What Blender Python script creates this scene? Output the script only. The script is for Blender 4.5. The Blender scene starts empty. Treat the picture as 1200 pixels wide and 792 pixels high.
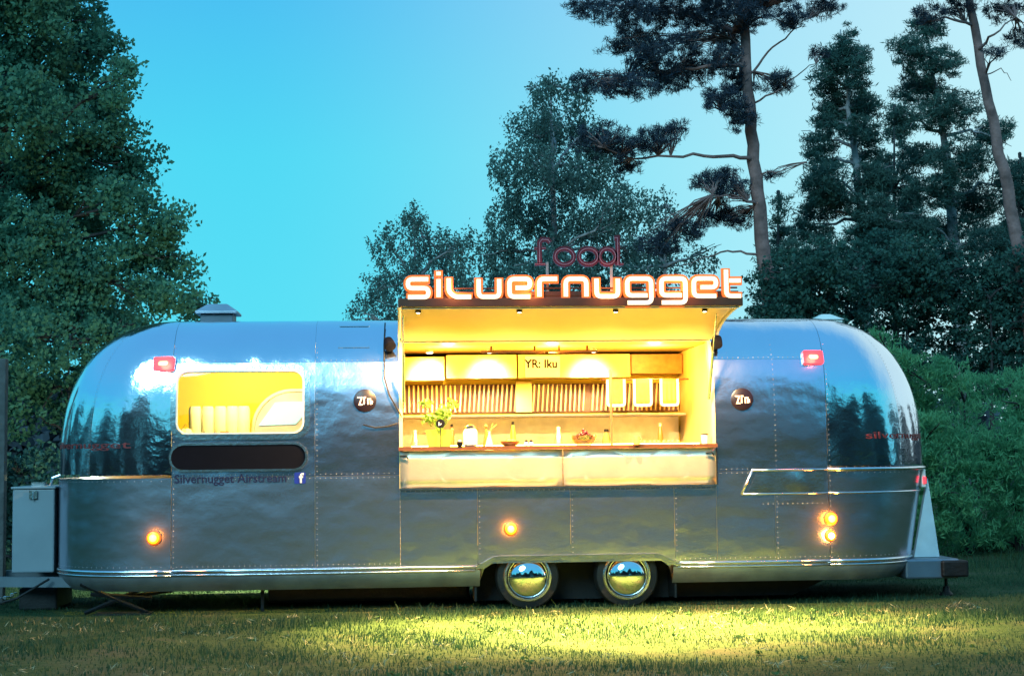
import bpy, bmesh, math, random
import numpy as np
from mathutils import Vector, Matrix
R = math.radians
rnd = random.Random(7)
sc = bpy.context.scene
COL = sc.collection

# ------------------------------------------------------------------ camera, sky, sun, exposure
YAW, PITCH, ROLL = math.atan(.0756), math.atan(134 / 1800), R(.65)
CAM = Vector((-1.149, -15.2, 1.54))
FW = Vector((math.sin(YAW) * math.cos(PITCH), math.cos(YAW) * math.cos(PITCH), math.sin(PITCH)))
RT = FW.cross(Vector((0, 0, 1))).normalized()
UPV = RT.cross(FW)
RT2 = RT * math.cos(ROLL) - UPV * math.sin(ROLL)
UP2 = UPV * math.cos(ROLL) + RT * math.sin(ROLL)
cd = bpy.data.cameras.new('camera')
cam = bpy.data.objects.new('camera', cd); COL.objects.link(cam)
m = Matrix((RT2, UP2, -FW)).transposed().to_4x4(); m.translation = CAM
cam.matrix_world = m
cd.sensor_width = 36; cd.lens = 54; cd.clip_end = 2000; cd.clip_start = .1
sc.camera = cam

def at(px, py, Y):
    """the place on the plane y=Y that appears at the given image pixel"""
    d = FW + RT2 * ((px - 600) / 1800) + UP2 * ((396 - py) / 1800)
    return CAM + d * ((Y - CAM.y) / d.y)

sc.view_settings.view_transform = 'Standard'
sc.view_settings.look = 'None'
sc.view_settings.exposure = 0
sc.view_settings.gamma = 1
sc.cycles.max_bounces = 8
sc.cycles.sample_clamp_indirect = 6
sc.cycles.caustics_reflective = False
sc.cycles.caustics_refractive = False

SUN_AZ, SUN_EL = R(200), R(30)     # broad soft evening light from behind the viewer's left shoulder
world = bpy.data.worlds.new('World'); sc.world = world; world.use_nodes = True
nt = world.node_tree; nt.nodes.clear()
def N(t, **k):
    n = nt.nodes.new(t)
    for a, b in k.items(): setattr(n, a, b)
    return n
LK = lambda a, b: nt.links.new(a, b)
tc = N('ShaderNodeTexCoord'); sep = N('ShaderNodeSeparateXYZ'); LK(tc.outputs['Generated'], sep.inputs[0])
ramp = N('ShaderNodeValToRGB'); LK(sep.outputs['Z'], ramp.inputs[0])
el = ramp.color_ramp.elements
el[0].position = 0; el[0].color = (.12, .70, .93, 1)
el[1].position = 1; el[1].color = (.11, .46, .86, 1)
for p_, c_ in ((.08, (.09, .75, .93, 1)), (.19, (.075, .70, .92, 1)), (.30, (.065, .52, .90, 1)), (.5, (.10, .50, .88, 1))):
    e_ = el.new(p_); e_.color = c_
dot = N('ShaderNodeVectorMath', operation='DOT_PRODUCT'); LK(tc.outputs['Generated'], dot.inputs[0])
dot.inputs[1].default_value = (math.sin(R(58)) * .985, math.cos(R(58)) * .985, .17)
mr = N('ShaderNodeMapRange', interpolation_type='SMOOTHSTEP'); LK(dot.outputs['Value'], mr.inputs['Value'])
mr.inputs['From Min'].default_value = .45; mr.inputs['From Max'].default_value = .97
mr.inputs['To Min'].default_value = 0; mr.inputs['To Max'].default_value = .95
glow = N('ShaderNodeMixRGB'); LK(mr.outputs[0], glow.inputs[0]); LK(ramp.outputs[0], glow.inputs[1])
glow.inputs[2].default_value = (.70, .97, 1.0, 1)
sky = N('ShaderNodeTexSky', sky_type='NISHITA'); sky.sun_disc = False
sky.sun_elevation = SUN_EL; sky.sun_rotation = SUN_AZ
bs = N('ShaderNodeBackground'); LK(sky.outputs[0], bs.inputs[0]); bs.inputs[1].default_value = .003
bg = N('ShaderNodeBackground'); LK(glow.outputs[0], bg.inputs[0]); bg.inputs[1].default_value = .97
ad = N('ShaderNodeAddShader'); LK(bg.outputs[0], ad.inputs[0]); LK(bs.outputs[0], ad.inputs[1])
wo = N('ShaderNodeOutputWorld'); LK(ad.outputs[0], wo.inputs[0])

sl = bpy.data.lights.new('sun', 'SUN'); sl.energy = 1.9; sl.angle = R(22); sl.color = (.42, .86, 1)
so = bpy.data.objects.new('sun', sl); COL.objects.link(so)
sd = Vector((math.sin(SUN_AZ) * math.cos(SUN_EL), math.cos(SUN_AZ) * math.cos(SUN_EL), math.sin(SUN_EL)))
so.rotation_euler = (-sd).to_track_quat('-Z', 'Y').to_euler()

# ------------------------------------------------------------------ materials
def mat(name, col, rough=.5, metal=0, var=.15, vscale=4, bump=0, bscale=20, emit=None, es=0, spec=None, trans=0, alpha=1, rvar=0):
    m = bpy.data.materials.new(name); m.use_nodes = True
    t = m.node_tree; b = t.nodes['Principled BSDF']
    b.inputs['Base Color'].default_value = (*col, 1)
    b.inputs['Roughness'].default_value = rough; b.inputs['Metallic'].default_value = metal
    if spec is not None: b.inputs['Specular IOR Level'].default_value = spec
    if trans: b.inputs['Transmission Weight'].default_value = trans
    if alpha < 1: b.inputs['Alpha'].default_value = alpha
    co = t.nodes.new('ShaderNodeTexCoord')
    if var:
        n = t.nodes.new('ShaderNodeTexNoise'); n.inputs['Scale'].default_value = vscale; n.inputs['Detail'].default_value = 6
        t.links.new(co.outputs['Object'], n.inputs['Vector'])
        r = t.nodes.new('ShaderNodeValToRGB')
        r.color_ramp.elements[0].position = .3; r.color_ramp.elements[1].position = .7
        r.color_ramp.elements[0].color = (*[c * (1 - var) for c in col], 1)
        r.color_ramp.elements[1].color = (*[min(1, c * (1 + var)) for c in col], 1)
        t.links.new(n.outputs['Fac'], r.inputs[0]); t.links.new(r.outputs[0], b.inputs['Base Color'])
        if rvar:
            q = t.nodes.new('ShaderNodeMapRange'); t.links.new(n.outputs['Fac'], q.inputs['Value'])
            q.inputs['To Min'].default_value = rough - rvar; q.inputs['To Max'].default_value = rough + rvar
            t.links.new(q.outputs[0], b.inputs['Roughness'])
    if bump:
        n2 = t.nodes.new('ShaderNodeTexNoise'); n2.inputs['Scale'].default_value = bscale; n2.inputs['Detail'].default_value = 4
        t.links.new(co.outputs['Object'], n2.inputs['Vector'])
        bp = t.nodes.new('ShaderNodeBump'); bp.inputs['Strength'].default_value = bump; bp.inputs['Distance'].default_value = .02
        t.links.new(n2.outputs['Fac'], bp.inputs['Height']); t.links.new(bp.outputs[0], b.inputs['Normal'])
    if emit:
        b.inputs['Emission Color'].default_value = (*emit, 1); b.inputs['Emission Strength'].default_value = es
    return m

def shell_mat(nm, r0, r1, d1, d2, zs, col):
    m = bpy.data.materials.new(nm); m.use_nodes = True
    t = m.node_tree; b = t.nodes['Principled BSDF']; L = t.links.new
    b.inputs['Metallic'].default_value = 1
    co = t.nodes.new('ShaderNodeTexCoord')
    oi = t.nodes.new('ShaderNodeObjectInfo')
    n = t.nodes.new('ShaderNodeTexNoise'); n.inputs['Scale'].default_value = 1.1; n.inputs['Detail'].default_value = 3
    L(co.outputs['Object'], n.inputs['Vector'])
    q = t.nodes.new('ShaderNodeMapRange'); L(n.outputs['Fac'], q.inputs['Value'])
    q.inputs['From Min'].default_value = .2; q.inputs['From Max'].default_value = .8
    q.inputs['To Min'].default_value = r0; q.inputs['To Max'].default_value = r1
    L(q.outputs[0], b.inputs['Roughness'])
    r = t.nodes.new('ShaderNodeValToRGB')
    r.color_ramp.elements[0].position = .2; r.color_ramp.elements[1].position = .8
    r.color_ramp.elements[0].color = (*[c * .95 for c in col], 1); r.color_ramp.elements[1].color = (*[min(1, c * 1.05) for c in col], 1)
    L(n.outputs['Fac'], r.inputs[0]); L(r.outputs[0], b.inputs['Base Color'])
    # long shallow oil-canning plus small dings
    mp = t.nodes.new('ShaderNodeMapping'); mp.inputs['Scale'].default_value = (.8, .8, zs)
    ms = t.nodes.new('ShaderNodeVectorMath'); ms.operation = 'ADD'
    L(co.outputs['Object'], ms.inputs[0])
    mm = t.nodes.new('ShaderNodeMath'); mm.operation = 'MULTIPLY'; mm.inputs[1].default_value = 31
    L(oi.outputs['Random'], mm.inputs[0]); L(mm.outputs[0], ms.inputs[1]); L(ms.outputs[0], mp.inputs['Vector'])
    n1 = t.nodes.new('ShaderNodeTexNoise'); n1.inputs['Scale'].default_value = 1.6; n1.inputs['Detail'].default_value = 2
    L(mp.outputs[0], n1.inputs['Vector'])
    n2 = t.nodes.new('ShaderNodeTexNoise'); n2.inputs['Scale'].default_value = 9; n2.inputs['Detail'].default_value = 3
    L(co.outputs['Object'], n2.inputs['Vector'])
    b1 = t.nodes.new('ShaderNodeBump'); b1.inputs['Strength'].default_value = 1; b1.inputs['Distance'].default_value = d1
    b2 = t.nodes.new('ShaderNodeBump'); b2.inputs['Strength'].default_value = .55; b2.inputs['Distance'].default_value = d2
    L(n1.outputs['Fac'], b1.inputs['Height']); L(n2.outputs['Fac'], b2.inputs['Height'])
    L(b1.outputs[0], b2.inputs['Normal']); L(b2.outputs[0], b.inputs['Normal'])
    return m

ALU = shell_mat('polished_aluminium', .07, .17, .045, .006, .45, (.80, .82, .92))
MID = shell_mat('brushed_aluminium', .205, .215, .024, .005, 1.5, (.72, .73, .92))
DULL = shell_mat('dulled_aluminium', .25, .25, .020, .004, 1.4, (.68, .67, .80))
TRIM = mat('trim_aluminium', (.72, .72, .75), .22, 1, .1, 8, .1, 30)
SKIRT = mat('dull_skirt_metal', (.30, .32, .36), .5, .8, .2, 5, .1, 20)
CHROME = mat('chrome', (.85, .86, .88), .05, 1, .04, 6)
APRON = mat('satin_apron_metal', (.78, .66, .50), .38, .7, .08, 5, .05, 40)
STEEL = mat('brushed_stainless', (.62, .60, .58), .34, 1, .12, 9, .08, 60)
DARK = mat('black_rubber', (.007, .007, .008), .7, 0, .3, 9, .3, 40)
DSTEEL = mat('dark_chassis_steel', (.010, .010, .011), .55, .5, .4, 7, .3, 30)
CASE = mat('grey_painted_steel', (.24, .29, .33), .45, 0, .08, 3, .05, 30)
CREAM = mat('cream_lining', (.80, .62, .26), .45, 0, .05, 3)
YWALL = mat('yellow_wall', (.80, .64, .06), .5, 0, .05, 3)
ORANGE = mat('varnished_wood', (.42, .20, .06), .4, 0, .3, 9)
BROWN = mat('brown_rail', (.10, .035, .015), .4, 0, .2, 9)
WHITE = mat('white_paint', (.78, .77, .72), .5, 0, .05, 6)
PAPER = mat('white_paper', (.85, .84, .78), .8, 0, .04, 10)
BLACKP = mat('black_paint', (.004, .004, .008), .75, 0, .1, 9)
BLACKP.node_tree.nodes['Principled BSDF'].inputs['Specular IOR Level'].default_value = .1
LETTER_NAVY = mat('navy_lettering', (.012, .012, .05), .4, 0, .1, 9)
BLUE = mat('blue_sticker', (.012, .03, .28), .4, 0, .05, 9)
REDPAINT = mat('dark_red_paint', (.10, .008, .02), .35, 0, .2, 9)
REDTEXT = mat('red_lettering', (.24, .03, .03), .5, 0, .2, 9)
PINKEDGE = mat('pale_edging', (.30, .16, .22), .35, 0, .1, 9)
NEON = mat('lit_letter_face', (.9, .85, .75), .5, emit=(1, .66, .36), es=1.3, var=0)
NEONEDGE = mat('lit_letter_edge', (.6, .1, .02), .5, emit=(1, .20, .02), es=.8, var=0)
REDLAMP = mat('red_lamp', (.5, .02, .02), .3, emit=(1, .05, .08), es=2.0, var=0)
REDCORE = mat('red_lamp_core', (.9, .3, .2), .3, emit=(1, .30, .12), es=2.6, var=0)
AMBER = mat('amber_lamp', (.6, .2, .02), .3, emit=(1, .22, .01), es=1.2, var=0)
AMBERCORE = mat('amber_lamp_core', (.9, .6, .2), .3, emit=(1, .52, .10), es=4, var=0)
BULB = mat('lit_lamp', (1, .9, .7), .4, emit=(1, .85, .55), es=14, var=0)
SKYPANE = mat('far_window_pane', (.3, .6, .7), .2, emit=(.08, .55, .85), es=.75, var=0)
LILAC = mat('lilac_wall', (.42, .40, .62), .5, 0, .15, 5)
POTM = mat('lime_planter', (.42, .50, .05), .4, 0, .08, 8)
HERB = mat('herb_leaf', (.16, .30, .03), .5, 0, .4, 20)
PLATE = mat('orange_glaze', (.62, .16, .03), .3, 0, .1, 9)
BERRY = mat('dark_berries', (.10, .008, .015), .25, 0, .5, 40)
TOWEL = mat('kitchen_cloth', (.50, .26, .08), .8, 0, .2, 14)
BARK = mat('bark', (.035, .028, .03), .9, 0, .45, 6, .8, 18)
PBARK = mat('pine_bark', (.22, .115, .11), .9, 0, .45, 5, .8, 14)
GREYBARK = mat('grey_bark', (.32, .27, .28), .9, 0, .4, 6, .7, 16)
TANW = mat('weathered_post_wood', (.09, .09, .09), .8, 0, .3, 7, .4, 18)
GBOARD = mat('green_board', (.11, .24, .05), .7, 0, .35, 6, .3, 20)
STONE = mat('pale_rock', (.06, .07, .07), .9, 0, .3, 5, .6, 12)
for m_ in (APRON, STEEL): m_.node_tree.nodes['Principled BSDF'].inputs['Anisotropic'].default_value = .75
def glass_mat(name, tint, rough, f):
    m = bpy.data.materials.new(name); m.use_nodes = True; t = m.node_tree
    t.nodes.remove(t.nodes['Principled BSDF'])
    tr = t.nodes.new('ShaderNodeBsdfTransparent'); tr.inputs[0].default_value = (*tint, 1)
    gl = t.nodes.new('ShaderNodeBsdfGlossy'); gl.inputs['Roughness'].default_value = rough
    mx = t.nodes.new('ShaderNodeMixShader'); mx.inputs[0].default_value = f
    t.links.new(tr.outputs[0], mx.inputs[1]); t.links.new(gl.outputs[0], mx.inputs[2])
    t.links.new(mx.outputs[0], t.nodes['Material Output'].inputs[0]); return m
GLASS = glass_mat('window_glass', (.96, .97, .95), .03, .06)

def leaf_mat(name, c1, c2, trans=.25, scale=.9):
    m = bpy.data.materials.new(name); m.use_nodes = True; t = m.node_tree; L = t.links.new
    b = t.nodes['Principled BSDF']; b.inputs['Roughness'].default_value = .6
    b.inputs['Specular IOR Level'].default_value = .25
    co = t.nodes.new('ShaderNodeTexCoord'); n = t.nodes.new('ShaderNodeTexNoise')
    n.inputs['Scale'].default_value = scale; n.inputs['Detail'].default_value = 8; n.inputs['Roughness'].default_value = .8
    L(co.outputs['Object'], n.inputs['Vector'])
    r = t.nodes.new('ShaderNodeValToRGB'); r.color_ramp.elements[0].position = .38; r.color_ramp.elements[1].position = .62
    r.color_ramp.elements[0].color = (*c1, 1); r.color_ramp.elements[1].color = (*c2, 1)
    L(n.outputs['Fac'], r.inputs[0]); L(r.outputs[0], b.inputs['Base Color'])
    tl = t.nodes.new('ShaderNodeBsdfTranslucent'); L(r.outputs[0], tl.inputs[0])
    mx = t.nodes.new('ShaderNodeMixShader'); mx.inputs[0].default_value = trans
    L(b.outputs[0], mx.inputs[1]); L(tl.outputs[0], mx.inputs[2]); L(mx.outputs[0], t.nodes['Material Output'].inputs[0])
    return m
LF_OAK = leaf_mat('broad_leaves', (.06, .17, .12), (.11, .27, .17), .45)
LF_BIRCH = leaf_mat('birch_leaves', (.08, .15, .14), (.12, .20, .17), .4)
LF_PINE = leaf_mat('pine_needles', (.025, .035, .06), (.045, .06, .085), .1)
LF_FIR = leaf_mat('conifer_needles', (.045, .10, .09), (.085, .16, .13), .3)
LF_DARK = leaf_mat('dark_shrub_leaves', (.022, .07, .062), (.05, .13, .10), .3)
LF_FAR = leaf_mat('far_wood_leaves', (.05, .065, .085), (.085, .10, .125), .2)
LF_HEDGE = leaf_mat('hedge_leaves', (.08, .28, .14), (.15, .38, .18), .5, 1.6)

# ------------------------------------------------------------------ mesh helpers
def wloc(o):
    v = Vector((0, 0, 0))
    while o is not None: v += o.location; o = o.parent
    return v
class MB:
    def __init__(s): s.v = []; s.f = []; s.m = []
    def add(s, vs, fs, mi=0):
        k = len(s.v); s.v += [tuple(v) for v in vs]
        for f in fs: s.f.append([i + k for i in f]); s.m.append(mi)
        return s
    def box(s, x0, x1, y0, y1, z0, z1, mi=0):
        return s.add([(x, y, z) for x in (x0, x1) for y in (y0, y1) for z in (z0, z1)],
                     [(0, 1, 3, 2), (4, 6, 7, 5), (0, 4, 5, 1), (2, 3, 7, 6), (0, 2, 6, 4), (1, 5, 7, 3)], mi)
    def tube(s, pts, rad, n=8, mi=0, caps=True):
        pts = [Vector(p) for p in pts]
        if not hasattr(rad, '__len__'): rad = [rad] * len(pts)
        vs = []; ref = None
        for i, p in enumerate(pts):
            d = (pts[min(i + 1, len(pts) - 1)] - pts[max(i - 1, 0)])
            d = d.normalized() if d.length > 1e-9 else Vector((0, 0, 1))
            if ref is None: ref = d.orthogonal().normalized()
            ref = (ref - d * ref.dot(d)).normalized(); b = d.cross(ref)
            for j in range(n):
                a = 2 * math.pi * j / n; vs.append(p + (ref * math.cos(a) + b * math.sin(a)) * rad[i])
        fs = [(i * n + j, i * n + (j + 1) % n, (i + 1) * n + (j + 1) % n, (i + 1) * n + j) for i in range(len(pts) - 1) for j in range(n)]
        if caps: fs += [tuple(range(n - 1, -1, -1)), tuple(range((len(pts) - 1) * n, len(pts) * n))]
        return s.add(vs, fs, mi)
    def lathe(s, c, axis, prof, n=32, mi=0):
        """prof: (radius, distance along axis)"""
        c = Vector(c); d = Vector(axis).normalized(); a = d.orthogonal().normalized(); b = d.cross(a); vs = []
        for r, h in prof:
            for j in range(n):
                t = 2 * math.pi * j / n; vs.append(c + d * h + (a * math.cos(t) + b * math.sin(t)) * max(r, 1e-4))
        k = len(prof)
        fs = [(i * n + j, i * n + (j + 1) % n, (i + 1) * n + (j + 1) % n, (i + 1) * n + j) for i in range(k - 1) for j in range(n)]
        fs += [tuple(range(n - 1, -1, -1)), tuple(range((k - 1) * n, k * n))]
        return s.add(vs, fs, mi)
    def prism(s, poly, f0, f1, mi=0):
        """poly: list of 2-D points, f0/f1 map (a,b) to front and back 3-D points"""
        n = len(poly); vs = [f0(*p) for p in poly] + [f1(*p) for p in poly]
        fs = [tuple(range(n)), tuple(range(2 * n - 1, n - 1, -1))] + [(i, i + n, (i + 1) % n + n, (i + 1) % n) for i in range(n)]
        return s.add(vs, fs, mi)
    def ribbon(s, pts, w, f0, f1, mi=0, closed=False):
        """a flat stroke of width w along 2-D points"""
        P = [Vector(p) for p in pts]; n = len(P); Lp = []; Rp = []
        for i in range(n):
            a = P[i - 1] if (i > 0 or closed) else None; b = P[(i + 1) % n] if (i < n - 1 or closed) else None
            d1 = (P[i] - a).normalized() if a is not None else None; d2 = (b - P[i]).normalized() if b is not None else None
            if d1 is None: nn = Vector((-d2.y, d2.x)); k = 1
            elif d2 is None: nn = Vector((-d1.y, d1.x)); k = 1
            else:
                nn = Vector((-(d1.y + d2.y), d1.x + d2.x)).normalized(); k = 1 / max(.35, nn.dot(Vector((-d1.y, d1.x))))
            Lp.append(P[i] + nn * w / 2 * k); Rp.append(P[i] - nn * w / 2 * k)
        vs = [f0(*p) for p in Lp] + [f0(*p) for p in Rp] + [f1(*p) for p in Lp] + [f1(*p) for p in Rp]; fs = []
        for i in range(n if closed else n - 1):
            j = (i + 1) % n
            fs += [(i, i + n, j + n, j), (i + 2 * n, j + 2 * n, j + 3 * n, i + 3 * n), (i, j, j + 2 * n, i + 2 * n), (i + n, i + 3 * n, j + 3 * n, j + n)]
        if not closed: fs += [(0, 2 * n, 3 * n, n), (n - 1, 2 * n - 1, 4 * n - 1, 3 * n - 1)]
        return s.add(vs, fs, mi)
    def build(s, name, mats, parent=None, smooth=False, bevel=0, kind=None, recalc=True, origin=None):
        me = bpy.data.meshes.new(name); off = wloc(parent)
        if parent is None and origin is not None: off = Vector(origin)
        if isinstance(mats, bpy.types.Material): mats = [mats]
        me.from_pydata([(v[0] - off.x, v[1] - off.y, v[2] - off.z) for v in s.v], [], s.f)
        for mm in mats: me.materials.append(mm)
        if len(mats) > 1: me.polygons.foreach_set('material_index', s.m)
        if recalc or bevel:
            bm = bmesh.new(); bm.from_mesh(me)
            bmesh.ops.recalc_face_normals(bm, faces=bm.faces[:])
            bm.to_mesh(me); bm.free()
        if smooth:
            me.polygons.foreach_set('use_smooth', [True] * len(me.polygons))
            if smooth != 'all':
                me.set_sharp_from_angle(angle=R(smooth if smooth is not True else 38))
        o = bpy.data.objects.new(name, me); COL.objects.link(o)
        if parent is not None: o.parent = parent
        elif origin is not None: o.location = origin
        if bevel:
            b = o.modifiers.new('bevel', 'BEVEL'); b.width = bevel; b.segments = 2; b.limit_method = 'ANGLE'
        if kind: o['kind'] = kind
        return o

def thing(name, label, cat, loc, group=None):
    o = bpy.data.objects.new(name, None); COL.objects.link(o); o.location = loc; o.empty_display_size = .2
    return tag(o, label, cat, group)
def tag(o, label, cat, group=None):
    o['label'] = label; o['category'] = cat
    if group: o['group'] = group
    return o
def rounded(poly, r, seg=4, closed=False):
    out = []; n = len(poly); P = [Vector(p) for p in poly]
    for i in range(n):
        if not closed and i in (0, n - 1): out.append(P[i]); continue
        a, b, c = P[i - 1], P[i], P[(i + 1) % n]
        k = min(r, (a - b).length * .49, (c - b).length * .49)
        p = b + (a - b).normalized() * k; q = b + (c - b).normalized() * k
        for j in range(seg + 1):
            t = j / seg; out.append(p * (1 - t) ** 2 + b * 2 * t * (1 - t) + q * t * t)
    return [tuple(v) for v in out]
def rrect(x0, x1, z0, z1, r, seg=6):
    out = []
    for cx, cz, a0 in ((x1 - r, z1 - r, 0), (x0 + r, z1 - r, 90), (x0 + r, z0 + r, 180), (x1 - r, z0 + r, 270)):
        for j in range(seg + 1):
            a = R(a0 + 90 * j / seg); out.append((cx + r * math.cos(a), cz + r * math.sin(a)))
    return out
def text_obj(name, txt, size, place, m, parent, depth=.003, sx=1.0, bold=0):
    cu = bpy.data.curves.new('lettering', 'FONT'); cu.body = txt; cu.size = size; cu.extrude = depth; cu.align_x = 'CENTER'; cu.align_y = 'CENTER'
    cu.resolution_u = 3; cu.offset = bold
    tmp = bpy.data.objects.new('lettering', cu); COL.objects.link(tmp)
    bpy.context.view_layer.update()
    me = bpy.data.meshes.new_from_object(tmp.evaluated_get(bpy.context.evaluated_depsgraph_get()))
    bpy.data.objects.remove(tmp); bpy.data.curves.remove(cu)
    off = wloc(parent)
    for v in me.vertices:
        p = Vector(place(v.co.x * sx, v.co.y, v.co.z)); v.co = p - off
    me.materials.clear(); me.materials.append(m)
    o = bpy.data.objects.new(name, me); COL.objects.link(o); o.parent = parent
    return o
def lamp(name, kind, loc, energy, color, parent=None, radius=.05, spot=None, aim=None, blend=.8):
    l = bpy.data.lights.new(name, kind); l.energy = energy; l.color = color; l.shadow_soft_size = radius
    if kind == 'SPOT': l.spot_size = R(spot); l.spot_blend = blend
    o = bpy.data.objects.new(name, l); COL.objects.link(o)
    o.location = Vector(loc) - wloc(parent)
    if aim is not None: o.rotation_euler = (Vector(aim) - Vector(loc)).to_track_quat('-Z', 'Y').to_euler()
    o.parent = parent
    return o

# ------------------------------------------------------------------ ground
def ground_mat():
    m = bpy.data.materials.new('meadow_soil'); m.use_nodes = True; t = m.node_tree; L = t.links.new
    b = t.nodes['Principled BSDF']; b.inputs['Roughness'].default_value = .95; b.inputs['Specular IOR Level'].default_value = .1
    co = t.nodes.new('ShaderNodeTexCoord')
    n = t.nodes.new('ShaderNodeTexNoise'); n.inputs['Scale'].default_value = .8; n.inputs['Detail'].default_value = 9; n.inputs['Roughness'].default_value = .7
    L(co.outputs['Object'], n.inputs['Vector'])
    r = t.nodes.new('ShaderNodeValToRGB'); e = r.color_ramp.elements
    e[0].position = .35; e[0].color = (.012, .028, .012, 1); e[1].position = .66; e[1].color = (.055, .06, .035, 1)
    x = e.new(.5); x.color = (.03, .055, .02, 1)
    L(n.outputs['Fac'], r.inputs[0]); L(r.outputs[0], b.inputs['Base Color'])
    n2 = t.nodes.new('ShaderNodeTexNoise'); n2.inputs['Scale'].default_value = 14; n2.inputs['Detail'].default_value = 6
    L(co.outputs['Object'], n2.inputs['Vector'])
    bp = t.nodes.new('ShaderNodeBump'); bp.inputs['Strength'].default_value = .8; bp.inputs['Distance'].default_value = .04
    L(n2.outputs['Fac'], bp.inputs['Height']); L(bp.outputs[0], b.inputs['Normal'])
    return m
gx = [-400, -120, -50] + [i * .5 for i in range(-40, 41)] + [50, 120, 400]
gy = [-400, -120, -50] + [i * .5 for i in range(-32, 41)] + [50, 120, 400]
def gz(x, y):
    h = .035 * math.sin(x * .9 + 1.3) * math.sin(y * .8 + .4) + .02 * math.sin(x * 2.3 + y * 1.1)
    k = min(1, max(0, (-y - .9) / 1.5)) if y < 1.2 else min(1, max(0, (y - 3) / 1.5))
    return h * k
g = MB(); nx, ny = len(gx), len(gy)
g.add([(x, y, gz(x, y)) for x in gx for y in gy], [(i * ny + j, (i + 1) * ny + j, (i + 1) * ny + j + 1, i * ny + j + 1) for i in range(nx - 1) for j in range(ny - 1)])
g.build('ground', ground_mat(), smooth='all', kind='structure')

# grass blades
def blades(n, xr, yr, hr, w, seed, dens=None):
    q = np.random.RandomState(seed)
    x = q.uniform(*xr, n); y = q.uniform(*yr, n)
    keep = ~((x > -4.6) & (x < 4.4) & (y > .25) & (y < 2.4) & (q.rand(n) < .7))
    pat = .5 + .5 * np.sin(x * 1.9 + np.sin(y * 2.3)) * np.sin(y * 2.9 + 1.7 * np.sin(x * .8))
    keep &= q.rand(n) < (.35 + .65 * pat)
    x, y, pat = x[keep], y[keep], pat[keep]; n = len(x)
    k = np.where(y < 1.2, np.clip((-y - .9) / 1.5, 0, 1), np.clip((y - 3) / 1.5, 0, 1))
    z = (.035 * np.sin(x * .9 + 1.3) * np.sin(y * .8 + .4) + .02 * np.sin(x * 2.3 + y * 1.1)) * k - .005
    h = q.uniform(*hr, n) * (.55 + .75 * pat) * (1 + .8 * (q.rand(n) < .04)); a = q.uniform(0, 6.283, n); l = q.uniform(0, .7, n) * h; b = q.uniform(0, 6.283, n)
    ww = w * q.uniform(.6, 1.4, n)
    base = np.stack([x, y, z], 1); s_ = np.stack([np.cos(a) * ww, np.sin(a) * ww, np.zeros(n)], 1)
    mid = base + np.stack([np.cos(b) * l * .3, np.sin(b) * l * .3, h * .6], 1)
    tip = base + np.stack([np.cos(b) * l, np.sin(b) * l, h], 1)
    V = np.concatenate([base - s_, base + s_, mid + s_ * .7, mid - s_ * .7, tip]).reshape(5, n, 3).transpose(1, 0, 2).reshape(-1, 3)
    i = np.arange(n) * 5
    loops = np.stack([i, i + 1, i + 2, i + 3, i + 3, i + 2, i + 4], 1).ravel()
    tot = np.tile([4, 3], n)
    return V, loops, tot
def fast_mesh(name, V, loops, tot, m, parent=None, kind=None, smooth=False, origin=None):
    off = wloc(parent)
    if parent is None and origin is not None: off = Vector(origin)
    me = bpy.data.meshes.new(name)
    me.vertices.add(len(V)); me.vertices.foreach_set('co', (np.asarray(V, dtype=np.float32) - np.array(off, dtype=np.float32)).ravel())
    me.loops.add(len(loops)); me.loops.foreach_set('vertex_index', loops.astype(np.int32))
    st = np.concatenate([[0], np.cumsum(tot)[:-1]]).astype(np.int32)
    me.polygons.add(len(tot)); me.polygons.foreach_set('loop_start', st); me.polygons.foreach_set('loop_total', tot.astype(np.int32))
    me.update(calc_edges=True); me.materials.append(m)
    o = bpy.data.objects.new(name, me); COL.objects.link(o)
    if parent is not None: o.parent = parent
    elif origin is not None: o.location = origin
    if kind: o['kind'] = kind
    return o
def grass_mat(name, c1, c2, c3):
    m = bpy.data.materials.new(name); m.use_nodes = True; t = m.node_tree; L = t.links.new
    b = t.nodes['Principled BSDF']; b.inputs['Roughness'].default_value = .6; b.inputs['Specular IOR Level'].default_value = .2
    co = t.nodes.new('ShaderNodeTexCoord')
    n = t.nodes.new('ShaderNodeTexNoise'); n.inputs['Scale'].default_value = 1.1; n.inputs['Detail'].default_value = 9; n.inputs['Roughness'].default_value = .75
    L(co.outputs['Object'], n.inputs['Vector'])
    r = t.nodes.new('ShaderNodeValToRGB'); e = r.color_ramp.elements
    e[0].position = .36; e[0].color = (*c1, 1); e[1].position = .68; e[1].color = (*c3, 1)
    x = e.new(.52); x.color = (*c2, 1)
    L(n.outputs['Fac'], r.inputs[0]); L(r.outputs[0], b.inputs['Base Color'])
    tl = t.nodes.new('ShaderNodeBsdfTranslucent'); L(r.outputs[0], tl.inputs[0])
    mx = t.nodes.new('ShaderNodeMixShader'); mx.inputs[0].default_value = .3
    L(b.outputs[0], mx.inputs[1]); L(tl.outputs[0], mx.inputs[2]); L(mx.outputs[0], t.nodes['Material Output'].inputs[0])
    return m
GR = grass_mat('grass_blade', (.012, .046, .026), (.026, .07, .034), (.06, .09, .045))
V, l, t_ = blades(150000, (-6.5, 6.5), (-6.2, 3.2), (.015, .05), .0035, 3)
fast_mesh('grass', V, l, t_, GR, kind='stuff')['label'] = 'short uneven meadow grass around the trailer'
V, l, t_ = blades(60000, (-11, 14), (3.2, 14), (.04, .13), .006, 4)
fast_mesh('grass', V, l, t_, GR, kind='stuff')['label'] = 'longer grass behind the trailer'
V, l, t_ = blades(1800, (-5.2, 5.2), (-1.6, -.4), (.05, .10), .003, 9)
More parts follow.
